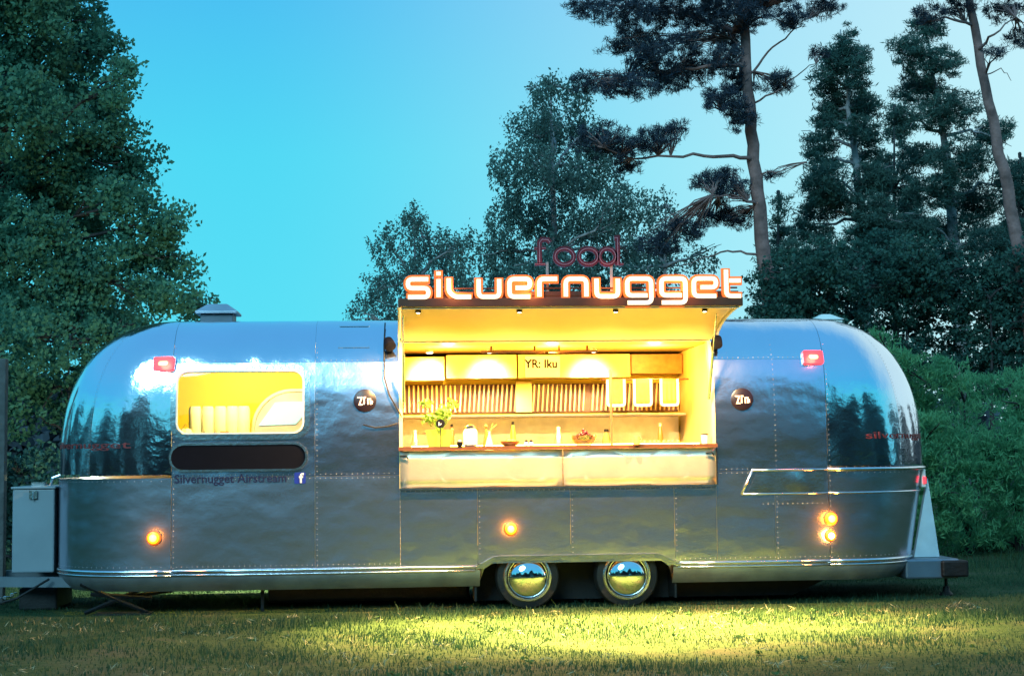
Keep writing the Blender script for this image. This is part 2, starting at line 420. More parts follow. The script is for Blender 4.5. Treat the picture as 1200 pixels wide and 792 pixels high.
fast_mesh('grass', V, l, t_, GR, kind='stuff')['label'] = 'taller grass tufts along the trailer'

# low broad weeds and clover scattered through the lawn
q_ = np.random.RandomState(12); wc = np.stack([q_.uniform(-6, 6.5, 110), q_.uniform(-5.6, -.5, 110), np.full(110, .012)], 1)
def _weeds():
    leafcloud('weeds', HERBG, wc, [(.045, .045, .015)] * len(wc), 16, .035, .02, 77, kind='stuff')['label'] = 'small broad leaved weeds in the lawn'
    ws = np.stack([q_.uniform(-6, 6.5, 420), q_.uniform(-5.6, -.3, 420), np.full(420, .02)], 1)
    leafcloud('dry_stalks', STRAW, ws, [(.08, .08, .03)] * len(ws), 7, .07, .006, 78, kind='stuff')['label'] = 'dry straw coloured stalks lying in the lawn'
# ------------------------------------------------------------------ the trailer
XC, LC, EE, WW, ZB, ZH = -.085, 3.25, 1.28, 1.25, 1.35, 1.58
YC = WW
TR = thing('food_trailer', 'long polished aluminium caravan trailer with rounded ends and lit serving hatch', 'trailer', (XC, YC, 0))
ROOT = TR
def prof(z, n):
    if z <= ZB: return 1.0
    v = min(1, (z - ZB) / ZH); return max(0, 1 - v ** n) ** (1 / n)
NS, NE, NP = 4.0, 2.5, 2.6
def low_in(z):       # the sill rolls under the floor
    if z >= .40: return 0
    k = (.40 - z) / .2; return .14 * k * k
def sidey(z): return YC - (WW * prof(z, NS)) + low_in(z)
def side(x, z, off=0):
    """point on the near wall, lifted off it along its normal"""
    e = 1e-3; dy = (sidey(min(z + e, ZB + ZH - 1e-4)) - sidey(z)) / e
    n = Vector((0, -1, dy)).normalized()
    return (x, sidey(z) + n.y * off, z + n.z * off)
def shell(reg, a, z):
    us, ue = prof(z, NS), prof(z, NE); li = low_in(z)
    if reg == 'near': return (XC + a, YC - WW * us + li, z)
    if reg == 'far': return (XC + a, YC + WW * us - li, z)
    c, s_ = math.cos(a), math.sin(a)
    cx = abs(c) ** (2 / NP) * (1 if c >= 0 else -1); sx = abs(s_) ** (2 / NP)
    E = EE
    if reg == 'right' and z < ZB: E = EE - .17 * (ZB - z) / .95
    y = YC - (WW * us - li) * cx; x = LC + (E * ue - li) * sx
    return (XC + (x if reg == 'right' else -x), y, z)
def zrows(z0, z1, n):
    if z1 < ZB + ZH - .01: return [z0 + (z1 - z0) * i / n for i in range(n + 1)]
    v0 = (z0 - ZB) / ZH; f0 = math.asin(v0 ** (NS / 2))
    out = []
    for i in range(n + 1):
        f = f0 + (math.pi / 2 - f0) * (i / n); out.append(ZB + ZH * math.sin(f) ** (2 / NS))
    return out
def panel(reg, a0, a1, z0, z1, na=12, nz=12, name='body_panel', parent=None, m=None, off=0, hole=None, th=.003, gap=.0007):
    g = MB(); zs = zrows(z0 + gap, z1 - (gap if z1 < 2.9 else 0), nz)
    ga = gap if reg in ('near', 'far') else gap / 1.2
    A = [a0 + ga + (a1 - a0 - 2 * ga) * i / na for i in range(na + 1)]
    vs = [shell(reg, a, z) for a in A for z in zs]; k = nz + 1; fs = []
    for i in range(na):
        for j in range(nz):
            if hole and hole(XC + (A[i] + A[i + 1]) / 2, (zs[j] + zs[j + 1]) / 2): continue
            fs.append((i * k + j, (i + 1) * k + j, (i + 1) * k + j + 1, i * k + j + 1))
    g.add(vs, fs)
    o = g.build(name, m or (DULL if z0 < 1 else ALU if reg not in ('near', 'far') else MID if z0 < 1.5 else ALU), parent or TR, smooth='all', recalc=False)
    s_ = o.modifiers.new('sheet', 'SOLIDIFY'); s_.thickness = th
    flip = (reg in ('far', 'left'))
    s_.offset = 1 if flip else -1
    es = o.modifiers.new('crisp_edges', 'EDGE_SPLIT'); es.split_angle = R(35)
    return o
X = lambda x: x - XC
ZM, ZT = 1.33, 2.45
WIN = (-3.30, -2.05, 1.745, 2.375)
def winhole(x, z):
    x0, x1, z0, z1 = WIN; r = .12; dx = max(x0 + r - x, x - x1 + r, 0); dz = max(z0 + r - z, z - z1 + r, 0)
    return math.hypot(dx, dz) < r and x0 < x < x1 and z0 < z < z1
OX0, OX1, OZ0, OZ1 = -1.12, 2.025, 1.20, 2.68
xl, xr = XC - LC, XC + LC
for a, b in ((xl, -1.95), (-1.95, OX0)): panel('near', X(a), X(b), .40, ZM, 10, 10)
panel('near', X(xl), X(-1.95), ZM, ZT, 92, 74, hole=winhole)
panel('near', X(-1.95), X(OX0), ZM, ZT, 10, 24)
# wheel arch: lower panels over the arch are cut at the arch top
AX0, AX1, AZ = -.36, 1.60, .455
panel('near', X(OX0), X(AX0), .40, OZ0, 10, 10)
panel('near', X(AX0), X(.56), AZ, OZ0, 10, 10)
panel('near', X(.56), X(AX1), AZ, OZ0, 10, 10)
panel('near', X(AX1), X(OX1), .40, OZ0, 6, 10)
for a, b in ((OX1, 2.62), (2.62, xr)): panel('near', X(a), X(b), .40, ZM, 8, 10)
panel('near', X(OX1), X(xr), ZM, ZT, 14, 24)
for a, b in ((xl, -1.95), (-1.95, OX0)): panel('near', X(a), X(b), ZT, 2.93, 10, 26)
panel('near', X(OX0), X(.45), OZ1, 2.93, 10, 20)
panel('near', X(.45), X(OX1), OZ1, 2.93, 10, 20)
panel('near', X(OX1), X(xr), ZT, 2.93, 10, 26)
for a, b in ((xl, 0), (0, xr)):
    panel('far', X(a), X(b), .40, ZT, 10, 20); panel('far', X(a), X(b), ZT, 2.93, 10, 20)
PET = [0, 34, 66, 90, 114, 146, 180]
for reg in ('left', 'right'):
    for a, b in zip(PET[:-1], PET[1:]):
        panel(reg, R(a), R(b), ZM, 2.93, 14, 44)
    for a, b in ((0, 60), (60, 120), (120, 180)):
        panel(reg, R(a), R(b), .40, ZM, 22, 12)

# floor and inner shell lining
fl = MB(); n = 48; pl = []
for i in range(n + 1): pl.append(shell('right', math.pi * i / n, .42))
for i in range(n + 1): pl.append(shell('left', math.pi - math.pi * i / n, .42))
pl = [(XC + (p[0] - XC) * .985, YC + (p[1] - YC) * .56) for p in pl]
fl.prism(pl, lambda a, b: (a, b, .30), lambda a, b: (a, b, .36)); fl.build('floor_pan', DSTEEL, TR)
# sill skirts
def skirt(reg, a0, a1, na):
    g = MB(); zs = [.395, .36, .33, .30, .265, .232]; A = [a0 + (a1 - a0) * i / na for i in range(na + 1)]
    k = len(zs); g.add([shell(reg, a, z) for a in A for z in zs], [(i * k + j, (i + 1) * k + j, (i + 1) * k + j + 1, i * k + j + 1) for i in range(na) for j in range(k - 1)])
    o = g.build('sill_skirt', SKIRT, TR, smooth='all', recalc=False); q = o.modifiers.new('sheet', 'SOLIDIFY'); q.thickness = .004; q.offset = -1; o.modifiers.new('crisp_edges', 'EDGE_SPLIT')
skirt('near', X(xl), X(AX0 + .02), 6); skirt('near', X(AX1 - .02), X(xr), 4); skirt('far', X(xl), X(xr), 4)
skirt('left', 0, math.pi, 40); skirt('right', 0, math.pi, 40)
# belt rails: double bright strips
def rail(name, reg, a0, a1, z, r, out, na=4, m=TRIM, parent=TR):
    g = MB(); pts = []
    for i in range(na + 1):
        a = a0 + (a1 - a0) * i / na; p = Vector(shell(reg, a, z)); c = Vector((max(min(p.x, XC + LC), XC - LC), YC, z))
        if reg in ('near', 'far'): d = Vector((0, -1 if reg == 'near' else 1, 0))
        else: d = (p - c).normalized()
        pts.append(p + d * out)
    g.tube(pts, r, 8); return g.build(name, m, parent, smooth='all')
for z, r in ((.425, .016), (.388, .011)):
    rail('belt_rail', 'near', X(xl), X(AX0 - (.0 if z > .4 else .03)), z, r, .004)
    rail('belt_rail', 'near', X(AX1 + .02), X(xr), z, r, .004)
    rail('belt_rail', 'left', 0, math.pi, z, r, .004, 40); rail('belt_rail', 'right', 0, math.pi, z, r, .004, 40)
# arch trim
g = MB(); arch = rounded([(AX0 - .02, .425), (AX0 + .03, .43), (AX0 + .16, .505), (AX1 - .16, .505), (AX1 - .02, .43), (AX1 + .04, .425)], .06)
g.ribbon(arch, .045, lambda a, b: (a, -.018, b), lambda a, b: (a, .006, b)); g.build('wheel_arch_trim', TRIM, TR, smooth=True)
for sx, x0 in ((1, AX0), (-1, AX1)):
    g = MB(); g.prism([(x0, .43), (x0 + sx * .14, .49), (x0 + sx * .14, .455), (x0 + sx * .06, .40), (x0, .21)], lambda a, b: (a, .012 + low_in(b), b), lambda a, b: (a, .03 + low_in(b), b))
    g.build('wheel_arch_corner', TRIM, TR)
g = MB(); g.box(AX0 - .02, AX1 + .02, .5, .52, .05, .6); g.box(AX0, AX1, .03, .5, .52, .54); g.box(AX0 - .03, AX0 - .01, .12, .5, .08, .54); g.box(AX1 + .01, AX1 + .03, .12, .5, .08, .54)
g.build('wheel_well', DARK, TR)
# horizontal mouldings at the tail and raised locker panel
rail('moulding', 'near', X(2.39), X(xr), 1.335, .012, .004); rail('moulding', 'right', 0, math.pi, 1.335, .02, .014, 40)
rail('moulding', 'near', X(2.28), X(xr), 1.10, .010, .004); rail('moulding', 'right', 0, R(100), 1.10, .010, .004, 30)
g = MB(); g.tube([side(2.28, 1.10, .006), side(2.40, 1.335, .006)], .011, 8); g.build('moulding', TRIM, TR, smooth='all')
g = MB()
for i in range(2):
    pass
zz = [1.115 + (1.32 - 1.115) * j / 6 for j in range(7)]; A = [2.34 + (3.12 - 2.34) * i / 26 for i in range(27)]
vs = [side(min(a + .10 * (z - 1.11) / .2 * (1 - i / 26), 3.13), z, .006 + .010 * math.sin((a * 7.3 + z * 5)) ** 2 * math.sin(math.pi * j / 6) * math.sin(math.pi * i / 26)) for i, a in enumerate(A) for j, z in enumerate(zz)]
g.add(vs, [(i * 7 + j, (i + 1) * 7 + j, (i + 1) * 7 + j + 1, i * 7 + j + 1) for i in range(26) for j in range(6)])
g.build('dented_locker_panel', TRIM, TR, smooth='all')['label'] = 'dented aluminium locker cover between two mouldings'
# rivets
g = MB()
def rivet(p, nrm, r=.0042):
    p = Vector(p); n_ = Vector(nrm).normalized(); a = n_.orthogonal().normalized(); b = n_.cross(a); c = []
    for j in range(6): t = j * math.pi / 3; c.append(p + (a * math.cos(t) + b * math.sin(t)) * r)
    g.add(c + [p + n_ * r * .7], [(j, (j + 1) % 6, 6) for j in range(6)])
def rline(pts):
    for p, nn in pts: rivet(p, nn)
def srow(x0, x1, z, d=.05):
    k = int(abs(x1 - x0) / d)
    rline([(side(x0 + (x1 - x0) * i / k, z, .0008), (0, -1, (z > 1.5) * .2)) for i in range(k + 1)])
def scol(x, z0, z1, d=.05):
    k = int((z1 - z0) / d)
    rline([(side(x, z0 + (z1 - z0) * i / k, .0008), (0, -1, .1)) for i in range(k + 1)])
for x in (xl, -1.95, OX0 - .02, 2.62, xr): 
    scol(x + .02, .46, 2.6)
for x in (AX0, .56, 1.60): scol(x + .02, .55, 1.17)
for s_ in (xl, -1.95), (-1.95, OX0), (OX1, 2.35):
    srow(s_[0], s_[1], ZM + .02); srow(s_[0], s_[1], ZM - .02); srow(s_[0], s_[1], ZT + .02)
srow(OX0, OX1, 1.17); srow(xl, OX0, .47); srow(AX1, xr, .47); srow(2.3, xr, ZT + .02); srow(2.5, 3.1, 1.0)
for reg in ('left', 'right'):
    for z in (ZM + .03, ZM - .03, .47):
        for i in range(40):
            a = R(2 + i * 3); p = Vector(shell(reg, a, z)); q = Vector(shell(reg, a + .02, z)) - p; nn = q.cross(Vector((0, 0, 1)))
            if nn.y > 0: nn = -nn
            rivet(p + nn.normalized() * .001, nn)
    for a in PET[1:4]:
        for i in range(46):
            z = ZM + .05 + i * .032; p = Vector(shell(reg, R(a) + .02, z)); c = Vector((XC + (LC if reg == 'right' else -LC), YC, ZB - .3)); nn = p - c
            rivet(p + nn.normalized() * .001, nn)
g.build('rivets', mat('rivet_metal', (.40, .40, .44), .5, .8, .1, 20), TR, kind='stuff')

# window with frame, pane and things seen inside
def ring(poly_o, poly_i, f_front, f_back, g):
    n = len(poly_o); vs = [f_front(*p) for p in poly_o] + [f_front(*p) for p in poly_i] + [f_back(*p) for p in poly_o] + [f_back(*p) for p in poly_i]; fs = []
    for i in range(n):
        j = (i + 1) % n
        fs += [(i, i + n, j + n, j), (i + 2 * n, j + 2 * n, j + 3 * n, i + 3 * n), (i, j, j + 2 * n, i + 2 * n), (i + n, i + 3 * n, j + 3 * n, j + n)]
    g.add(vs, fs)
def dense(poly, d=.04):
    out = []
    for i in range(len(poly)):
        a = Vector(poly[i]); b = Vector(poly[(i + 1) % len(poly)]); k = max(1, int((b - a).length / d))
        for j in range(k): out.append(tuple(a + (b - a) * j / k))
    return out
def two(x0, x1, z0, z1, r, w):
    a = rrect(x0, x1, z0, z1, r, 8); b = rrect(x0 + w, x1 - w, z0 + w, z1 - w, max(.01, r - w), 8)
    o, i_ = [], []
    for k in range(len(a)):
        p, q = Vector(a[k]), Vector(a[(k + 1) % len(a)]); u, v = Vector(b[k]), Vector(b[(k + 1) % len(a)])
        m_ = max(1, int((q - p).length / .05))
        for j in range(m_): o.append(tuple(p.lerp(q, j / m_))); i_.append(tuple(u.lerp(v, j / m_)))
    return o, i_
g = MB(); o_, i_ = two(WIN[0] - .05, WIN[1] + .05, WIN[2] - .05, WIN[3] + .05, .15, .055)
ring(o_, i_, lambda a, b: side(a, b, .012), lambda a, b: side(a, b, -.004), g)
win = g.build('window', TRIM, TR, smooth=True)
g = MB(); o_, i_ = two(WIN[0] + .004, WIN[1] - .004, WIN[2] + .004, WIN[3] - .004, .115, .016)
ring(o_, i_, lambda a, b: side(a, b, .02), lambda a, b: side(a, b, -.01), g)
g.build('frame', mat('white_window_frame', (.8, .8, .76), .4), win, smooth=True)
g = MB(); nx_, nz_ = 4, 14; x0, x1, z0, z1 = WIN
g.add([side(x0 + (x1 - x0) * i / nx_, z0 + (z1 - z0) * j / nz_, .002) for i in range(nx_ + 1) for j in range(nz_ + 1)], [(i * (nz_ + 1) + j, (i + 1) * (nz_ + 1) + j, (i + 1) * (nz_ + 1) + j + 1, i * (nz_ + 1) + j + 1) for i in range(nx_) for j in range(nz_)])
g.build('pane', GLASS, win, smooth='all', recalc=False)
# awning pocket: long black slot with bright lip
g = MB(); o_, i_ = two(-3.36, -2.02, 1.385, 1.665, .138, .022)
ring(o_, i_, lambda a, b: side(a, b, .022), lambda a, b: side(a, b, .001), g); slot = g.build('slot_cover', TRIM, TR, smooth=True)
g = MB(); pl = rrect(-3.34, -2.04, 1.405, 1.645, .118, 8)
g.prism(pl, lambda a, b: side(a, b, .014), lambda a, b: side(a, b, .003)); g.build('dark_panel', BLACKP, slot)
text_obj('lettering', 'Silvernugget Airstream', .118, lambda a, b, c: side(-2.765 + a, 1.315 + b, .004 + c), LETTER_NAVY, TR, sx=1.0, bold=.0015)
g = MB(); g.prism(rrect(-2.15, -2.04, 1.26, 1.37, .015), lambda a, b: side(a, b, .006), lambda a, b: side(a, b, .002)); sq = g.build('blue_sticker', BLUE, TR)
text_obj('letter', 'f', .13, lambda a, b, c: side(-2.085 + a, 1.31 + b, .009 + c), WHITE, sq, bold=.003, sx=1.1)
# round badges
for (bx, bz, txt) in ((-1.46, 2.065, 'a'), (2.31, 2.045, 'b')):
    c = Vector(side(bx, bz, .002)); nn = (Vector(side(bx, bz, .1)) - c).normalized()
    g = MB(); g.lathe(c, nn, [(.112, 0), (.112, .008), (.105, .012)], 36); bd = g.build('round_badge', mat('badge_black', (.01, .004, .008), .35), TR, smooth=True)
    g = MB(); f0 = lambda a, b: side(bx + a, bz + b, .018); f1 = lambda a, b: side(bx + a, bz + b, .0125)
    for st in ([(-.075, .03), (-.03, .03), (-.055, -.04), (-.02, -.04)], [(-.008, -.04), (-.008, .03), (.012, .03)], [(.03, -.04), (.03, .015), (.055, .015), (.055, -.04)], [(.07, -.035), (.07, .0)]):
        g.ribbon(st, .014, f0, f1)
    g.build('badge_mark', mat('badge_pink', (.75, .5, .47), .5), bd)
# faint red lettering that wraps the ends
def end_text(reg, a0, a1, z, txt, dot):
    def place(a, b, c):
        t = .5 + a / 1.25; an = a0 + (a1 - a0) * t
        p = Vector(shell(reg, an, z + b)); q = Vector(shell(reg, an + .02, z + b)) - p; nn = q.cross(Vector((0, 0, 1))).normalized()
        if nn.y > 0: nn = -nn
        return p + nn * (.004 + c)
    o = text_obj('red_lettering', txt, .10, place, REDTEXT, TR, depth=.0015, sx=1.9)
end_text('left', R(82), R(2), 1.655, 'silvernugget', 0)
end_text('right', R(4), R(70), 1.67, 'silvernugget', 1)

# marker lamps
def marker(p, nrm, r, m1, m2, square=False, power=0, col=(1, .1, .05)):
    p = Vector(p); nn = Vector(nrm).normalized(); g = MB()
    if square:
        a = nn.cross(Vector((0, 0, 1))).normalized(); b = a.cross(nn)
        if b.z < 0: b = -b
        f = lambda d: (lambda u, v: p + a * u + b * v + nn * d)
        g.prism(rrect(-.105, .105, -.07, .07, .02), f(.03), f(0))
        o = g.build('marker_lamp', REDLAMP, TR); g = MB(); g.prism(rrect(-.05, .05, -.022, .022, .02), f(.036), f(.031)); g.build('lit_core', m2, o)
        g = MB(); g.prism(rrect(-.115, .115, -.08, .08, .025), f(.008), f(-.004)); g.build('lamp_base', TRIM, o)
    else:
        g.lathe(p, nn, [(r * .85, 0), (r * .85, .02), (r * .75, .035), (r * .5, .042)], 28); o = g.build('marker_lamp', m1, TR, smooth=True)
        g = MB(); g.lathe(p, nn, [(r * .5, .0425), (r * .4, .052), (r * .1, .056)], 20); g.build('lit_core', m2, o, smooth='all')
        g = MB(); g.lathe(p, nn, [(r * .98, -.004), (r * .98, .008), (r * .88, .012)], 28); g.build('lamp_base', mat('amber_base', (.35, .12, .03), .5), o, smooth=True)
    if power: lamp('marker_glow', 'POINT', p + nn * .10, power, col, TR, .05)
    return o
marker(side(-3.42 + .0, 2.44, .0), (-.25, -1, .28), .1, REDLAMP, REDCORE, True, 12)
marker(side(3.06, 2.46, .0), (.1, -1, .32), .1, REDLAMP, REDCORE, True, 12)
marker(side(-3.50 + .0, .755), (-.12, -1, 0), .075, AMBER, AMBERCORE, power=9, col=(1, .30, .02))
marker(side(-.035, .79), (0, -1, 0), .07, AMBER, AMBERCORE, power=9, col=(1, .30, .02))
marker(side(3.26 - .08, .845), (0.05, -1, 0), .075, AMBER, AMBERCORE, power=9, col=(1, .30, .02))
marker(side(3.26 - .09, .675), (0.05, -1, 0), .06, AMBER, BULB, power=9, col=(1, .4, .08))
g = MB(); p = Vector(shell('right', R(62), 1.22)); g.box(p.x - .01, p.x + .04, p.y - .05, p.y + .05, 1.13, 1.32)
tl = g.build('tail_lamp', WHITE, TR, bevel=.01); g = MB(); g.box(p.x + .005, p.x + .035, p.y - .07, p.y - .052, 1.17, 1.24); g.build('lit_core', REDLAMP, tl)

# roof vents
g = MB(); v = Vector((-3.02, 1.15, 2.93))
g.box(v.x - .17, v.x + .17, v.y - .17, v.y + .17, 2.90, 3.02)
rv = g.build('roof_vent', mat('vent_grey', (.16, .19, .24), .4, .3), TR, bevel=.01)
g = MB(); g.add([(v.x + sx * a, v.y + sy * a, z) for a, z in ((.22, 3.02), (.22, 3.045), (.10, 3.13)) for sx, sy in ((-1, -1), (1, -1), (1, 1), (-1, 1))],
      [(0, 1, 2, 3)] + [(k * 4 + j, k * 4 + (j + 1) % 4, k * 4 + 4 + (j + 1) % 4, k * 4 + 4 + j) for k in range(2) for j in range(4)] + [(11, 10, 9, 8)])
g.build('vent_cap', mat('vent_cap_grey', (.35, .40, .48), .4, .4), rv, bevel=.008)
g = MB(); v = Vector((3.52, 1.2, 2.86)); g.add([(v.x + sx * a, v.y + sy * a, z) for a, z in ((.15, 2.84), (.15, 2.93), (.17, 2.935), (.05, 3.0)) for sx, sy in ((-1, -1), (1, -1), (1, 1), (-1, 1))],
      [(0, 1, 2, 3)] + [(k * 4 + j, k * 4 + (j + 1) % 4, k * 4 + 4 + (j + 1) % 4, k * 4 + 4 + j) for k in range(3) for j in range(4)] + [(15, 14, 13, 12)])
g.build('roof_vent', WHITE, TR, bevel=.008)
g = MB(); g.ribbon([(-1.72, 2.60), (-1.72, 2.83), (-1.42, 2.83), (-1.42, 2.60)], .012, lambda a, b: side(a, b, .004), lambda a, b: side(a, b, .001), closed=True); g.build('hatch_outline', TRIM, TR)

# running gear
for wx in (.135, 1.125):
    wh = bpy.data.objects.new('wheel', None); COL.objects.link(wh); wh.parent = TR; wh.location = Vector((wx, .18, .31)) - TR.location
    g = MB(); g.lathe((wx, .28, .31), (0, -1, 0), [(.20, -.02), (.30, -.01), (.315, .02), (.315, .17), (.30, .2), (.245, .215), (.235, .2)], 48); g.build('tyre', DARK, wh, smooth=True)
    g = MB(); g.lathe((wx, .28, .31), (0, -1, 0), [(.238, .19), (.242, .215), (.232, .225), (.205, .20), (.19, .2)], 48); g.build('rim', TRIM, wh, smooth=True)
    g = MB(); g.lathe((wx, .28, .31), (0, -1, 0), [(.20, .20), (.198, .222), (.19, .235), (.165, .262), (.13, .285), (.08, .30), (.03, .307), (.003, .309)], 48); g.build('hub_cap', CHROME, wh, smooth='all')
    g = MB(); g.tube([(wx, .3, .31), (wx, 1.2, .31)], .04, 10); g.build('axle', DSTEEL, wh, smooth=True)
for wx in (.135, 1.125):
    g = MB(); g.lathe((wx, 2.2, .31), (0, 1, 0), [(.25, 0), (.315, .03), (.315, .17), (.24, .2)], 32); g.build('far_wheel', DARK, TR, smooth=True)
g = MB(); g.box(-2.45, -.42, .55, 1.9, .06, .34); g.build('belly_tank', DSTEEL, TR, bevel=.03)
g = MB(); g.add([(2.9, .5, .05), (3.25, .5, .2), (3.25, .5, .34), (1.65, .5, .34), (1.65, .5, .05), (2.9, 1.9, .05), (3.25, 1.9, .2), (3.25, 1.9, .34), (1.65, 1.9, .34), (1.65, 1.9, .05)],
      [(0, 1, 2, 3, 4), (9, 8, 7, 6, 5), (0, 5, 6, 1), (1, 6, 7, 2), (3, 8, 9, 4), (4, 9, 5, 0), (2, 7, 8, 3)]); g.build('belly_tank', DSTEEL, TR)
for y in (.7, 1.75):
    g = MB(); g.box(-4.4, 4.6, y - .03, y + .03, .22, .30); g.build('chassis_rail', DSTEEL, TR)
# rear bumper, its bracket and jack
g = MB(); g.box(4.05, 4.62, .35, 2.15, .20, .40); g.build('rear_bumper', mat('bumper_blue_grey', (.16, .20, .26), .4, .6), TR, bevel=.02)
g = MB(); g.box(4.42, 4.70, .30, 2.2, .215, .385); g.build('bumper_end', DSTEEL, TR, bevel=.02)
g = MB(); pr = [(4.23, .405), (4.40, 1.22), (4.50, .405)]
g.prism(pr, lambda a, b: (a, .60, b), lambda a, b: (a, .66, b)); g.build('tail_bracket', mat('pale_bracket', (.5, .56, .62), .5), TR)
g = MB(); g.tube([(4.56, .6, .22), (4.56, .6, .0)], .018, 8); g.lathe((4.56, .6, 0), (0, 0, 1), [(.07, 0), (.07, .02), (.04, .05), (.03, .1)], 14); g.build('rear_jack', DSTEEL, TR, smooth=True)
# front: drawbar, gas locker, jack
g = MB()
for y0, y1 in ((.55, 1.15), (1.95, 1.35)): g.tube([(-4.3, y0, .30), (-6.6, y1, .30)], .07, 4)
g.build('drawbar', mat('drawbar_grey', (.16, .19, .22), .45, .4), TR)
g = MB(); g.box(-5.03, -4.61, .75, 1.75, .385, 1.225); gl = g.build('gas_locker', CASE, TR, bevel=.015)
g = MB(); g.box(-5.045, -4.6, .735, 1.765, 1.226, 1.25); g.build('locker_lid', CASE, gl, bevel=.008)
g = MB(); g.box(-4.90, -4.77, 1.0, 1.12, 1.251, 1.29); g.tube([(-4.72, 1.05, 1.25), (-4.70, 1.05, 1.33), (-4.62, 1.05, 1.36)], .015, 8); g.build('lid_valve', TRIM, gl)
g = MB(); g.box(-4.98, -4.60, .85, 1.6, .0, .225); g.build('step_box', DARK, TR, bevel=.02)
g = MB()
for a, b in (((-4.25, .30), (-3.60, .02)), ((-3.6, .27), (-4.2, .02)), ((-3.9, .16), (-3.35, .23)), ((-4.15, .20), (-3.55, .16))):
    g.tube([(a[0], .28, a[1]), (b[0], .24, b[1])], .022, 6)
g.box(-4.1, -3.55, .16, .36, -.01, .02); g.build('scissor_jack', DSTEEL, TR)
g = MB(); g.box(-2.50, -2.47, .3, .33, .0, .30); g.build('support_leg', DSTEEL, TR)
g = MB(); g.tube([(-3.5, 1.95, .085), (-2.2, 1.95, .085)], .006, 6); g.build('under_rail', DSTEEL, TR)
g = MB(); g.box(-2.98, -2.78, 2.51, 2.58, 1.55, 1.65); pl_ = g.build('added_rear_lamp', BLACKP, TR, bevel=.01)  # unseen lamp added on the far wall to brighten the grass under the trailer
g = MB(); g.box(-2.96, -2.80, 2.52, 2.57, 1.53, 1.549); g.build('lamp_face', BULB, pl_)
lamp('added_rear_light', 'POINT', (-2.88, 2.75, 1.4), 600, (.9, 1, .6), TR, .06)
g = MB(); g.box(-4.86, -4.78, .725, .734, 1.13, 1.21); g.tube([(-4.82, .72, 1.20), (-4.82, .715, 1.12)], .008, 6); g.build('latch', TRIM, gl)
g = MB()
for i in range(9): g.lathe((-4.95 - i * .035, .60, .20 - .05 * math.sin(i * .4)), (0, 1, 0) if i % 2 else (0, .3, 1), [(.016, -.004), (.02, 0), (.016, .004)], 8)
g.build('safety_chain', TRIM, TR, kind='stuff')
g = MB(); g.tube([(-4.6, .5, .34), (-4.9, .44, .16), (-5.2, .45, .08), (-5.6, .5, .12)], .012, 6); g.build('light_cable', DARK, TR, smooth='all')
# low green boards just behind
bf = thing('low_board_fence', 'low pale green board fence seen under the trailer', 'fence', (-3, 3.0, 0))
for i in range(16):
    g = MB(); x = -3.9 + i * .15; g.box(x, x + .143, 3.0, 3.02, 0, .42 + .02 * math.sin(i * 2.1)); g.build('board', GBOARD, bf)

# ------------------------------------------------------------------ serving hatch and kitchen
g = MB(); g.box(-3.6, 3.4, 2.12, 2.14, .37, 2.60); g.build('back_wall', YWALL, TR)
g = MB(); g.box(-3.3, 3.1, .30, 2.11, 2.66, 2.68); g.build('ceiling', CREAM, TR)
g = MB(); g.box(-3.3, 3.1, .53, 2.11, .37, .39); g.build('kitchen_floor', ORANGE, TR)
g = MB(); g.box(-1.20, -1.16, .25, 2.11, .40, 2.65); g.build('partition', CREAM, TR)
g = MB(); g.box(2.06, 2.10, .25, 2.11, .40, 2.65); g.build('partition', CREAM, TR)
# hatch frame
for x0, x1 in ((OX0 - .004, OX0 + .03), (OX1 - .03, OX1 + .004)):
    g = MB(); zs = [OZ0 + (OZ1 - OZ0) * j / 14 for j in range(15)]
    vs = []
    for z in zs:
        a = side(x0, z, .012); b = side(x1, z, .012); c = side(x1, z, -.10); d = side(x0, z, -.10); vs += [a, b, c, d]
    fs = [(k * 4 + j, k * 4 + (j + 1) % 4, k * 4 + 4 + (j + 1) % 4, k * 4 + 4 + j) for k in range(14) for j in range(4)] + [(0, 3, 2, 1), (56, 57, 58, 59)]
    g.add(vs, fs); g.build('hatch_jamb', CREAM, TR)
g = MB(); y_ = side(0, OZ1 - .02)[1]; g.box(OX0 + .03, OX1 - .03, y_ + .01, y_ + .06, OZ1 - .035, OZ1 - .003); g.build('hatch_head', CREAM, TR)
# counter, apron
g = MB(); g.box(OX0 - .01, OX1 + .01, -.05, .55, 1.575, 1.60); g.build('counter_top', STEEL, TR, bevel=.004)
g = MB(); g.box(OX0 - .012, OX1 + .012, -.060, -.0505, 1.568, 1.606); g.build('counter_edge', BROWN, TR)
for x0, x1 in ((OX0 + .004, .485), (.495, OX1 - .004)):
    g = MB(); nA = 16; vs = []
    for i in range(nA + 1):
        x = x0 + (x1 - x0) * i / nA
        for j in range(5):
            z = 1.205 + (1.566 - 1.205) * j / 4; vs.append((x, -.022 - .004 * math.sin(math.pi * i / nA) * math.sin(math.pi * j / 4) - .002 * math.sin(x * 9), z))
    g.add(vs, [(i * 5 + j, (i + 1) * 5 + j, (i + 1) * 5 + j + 1, i * 5 + j + 1) for i in range(nA) for j in range(4)])
    o = g.build('apron_panel', APRON, TR, smooth='all', recalc=False); q = o.modifiers.new('sheet', 'SOLIDIFY'); q.thickness = .015; q.offset = -1
g = MB()
for x0 in (-1.06, 1.98):
    g = MB(); g.tube([(x0 - .06, -.04, 1.515), (x0, -.05, 1.52), (x0 + .02, -.04, 1.49)], .008, 6); g.build('apron_catch', DSTEEL, TR)
g = MB(); g.tube([(2.03, -.03, 1.56), (2.03, -.03, 1.2)], .008, 6); g.build('apron_rod', DSTEEL, TR)
g = MB(); g.box(OX0, OX1, -.04, -.022, 1.185, 1.203); g.build('apron_lip', TRIM, TR)
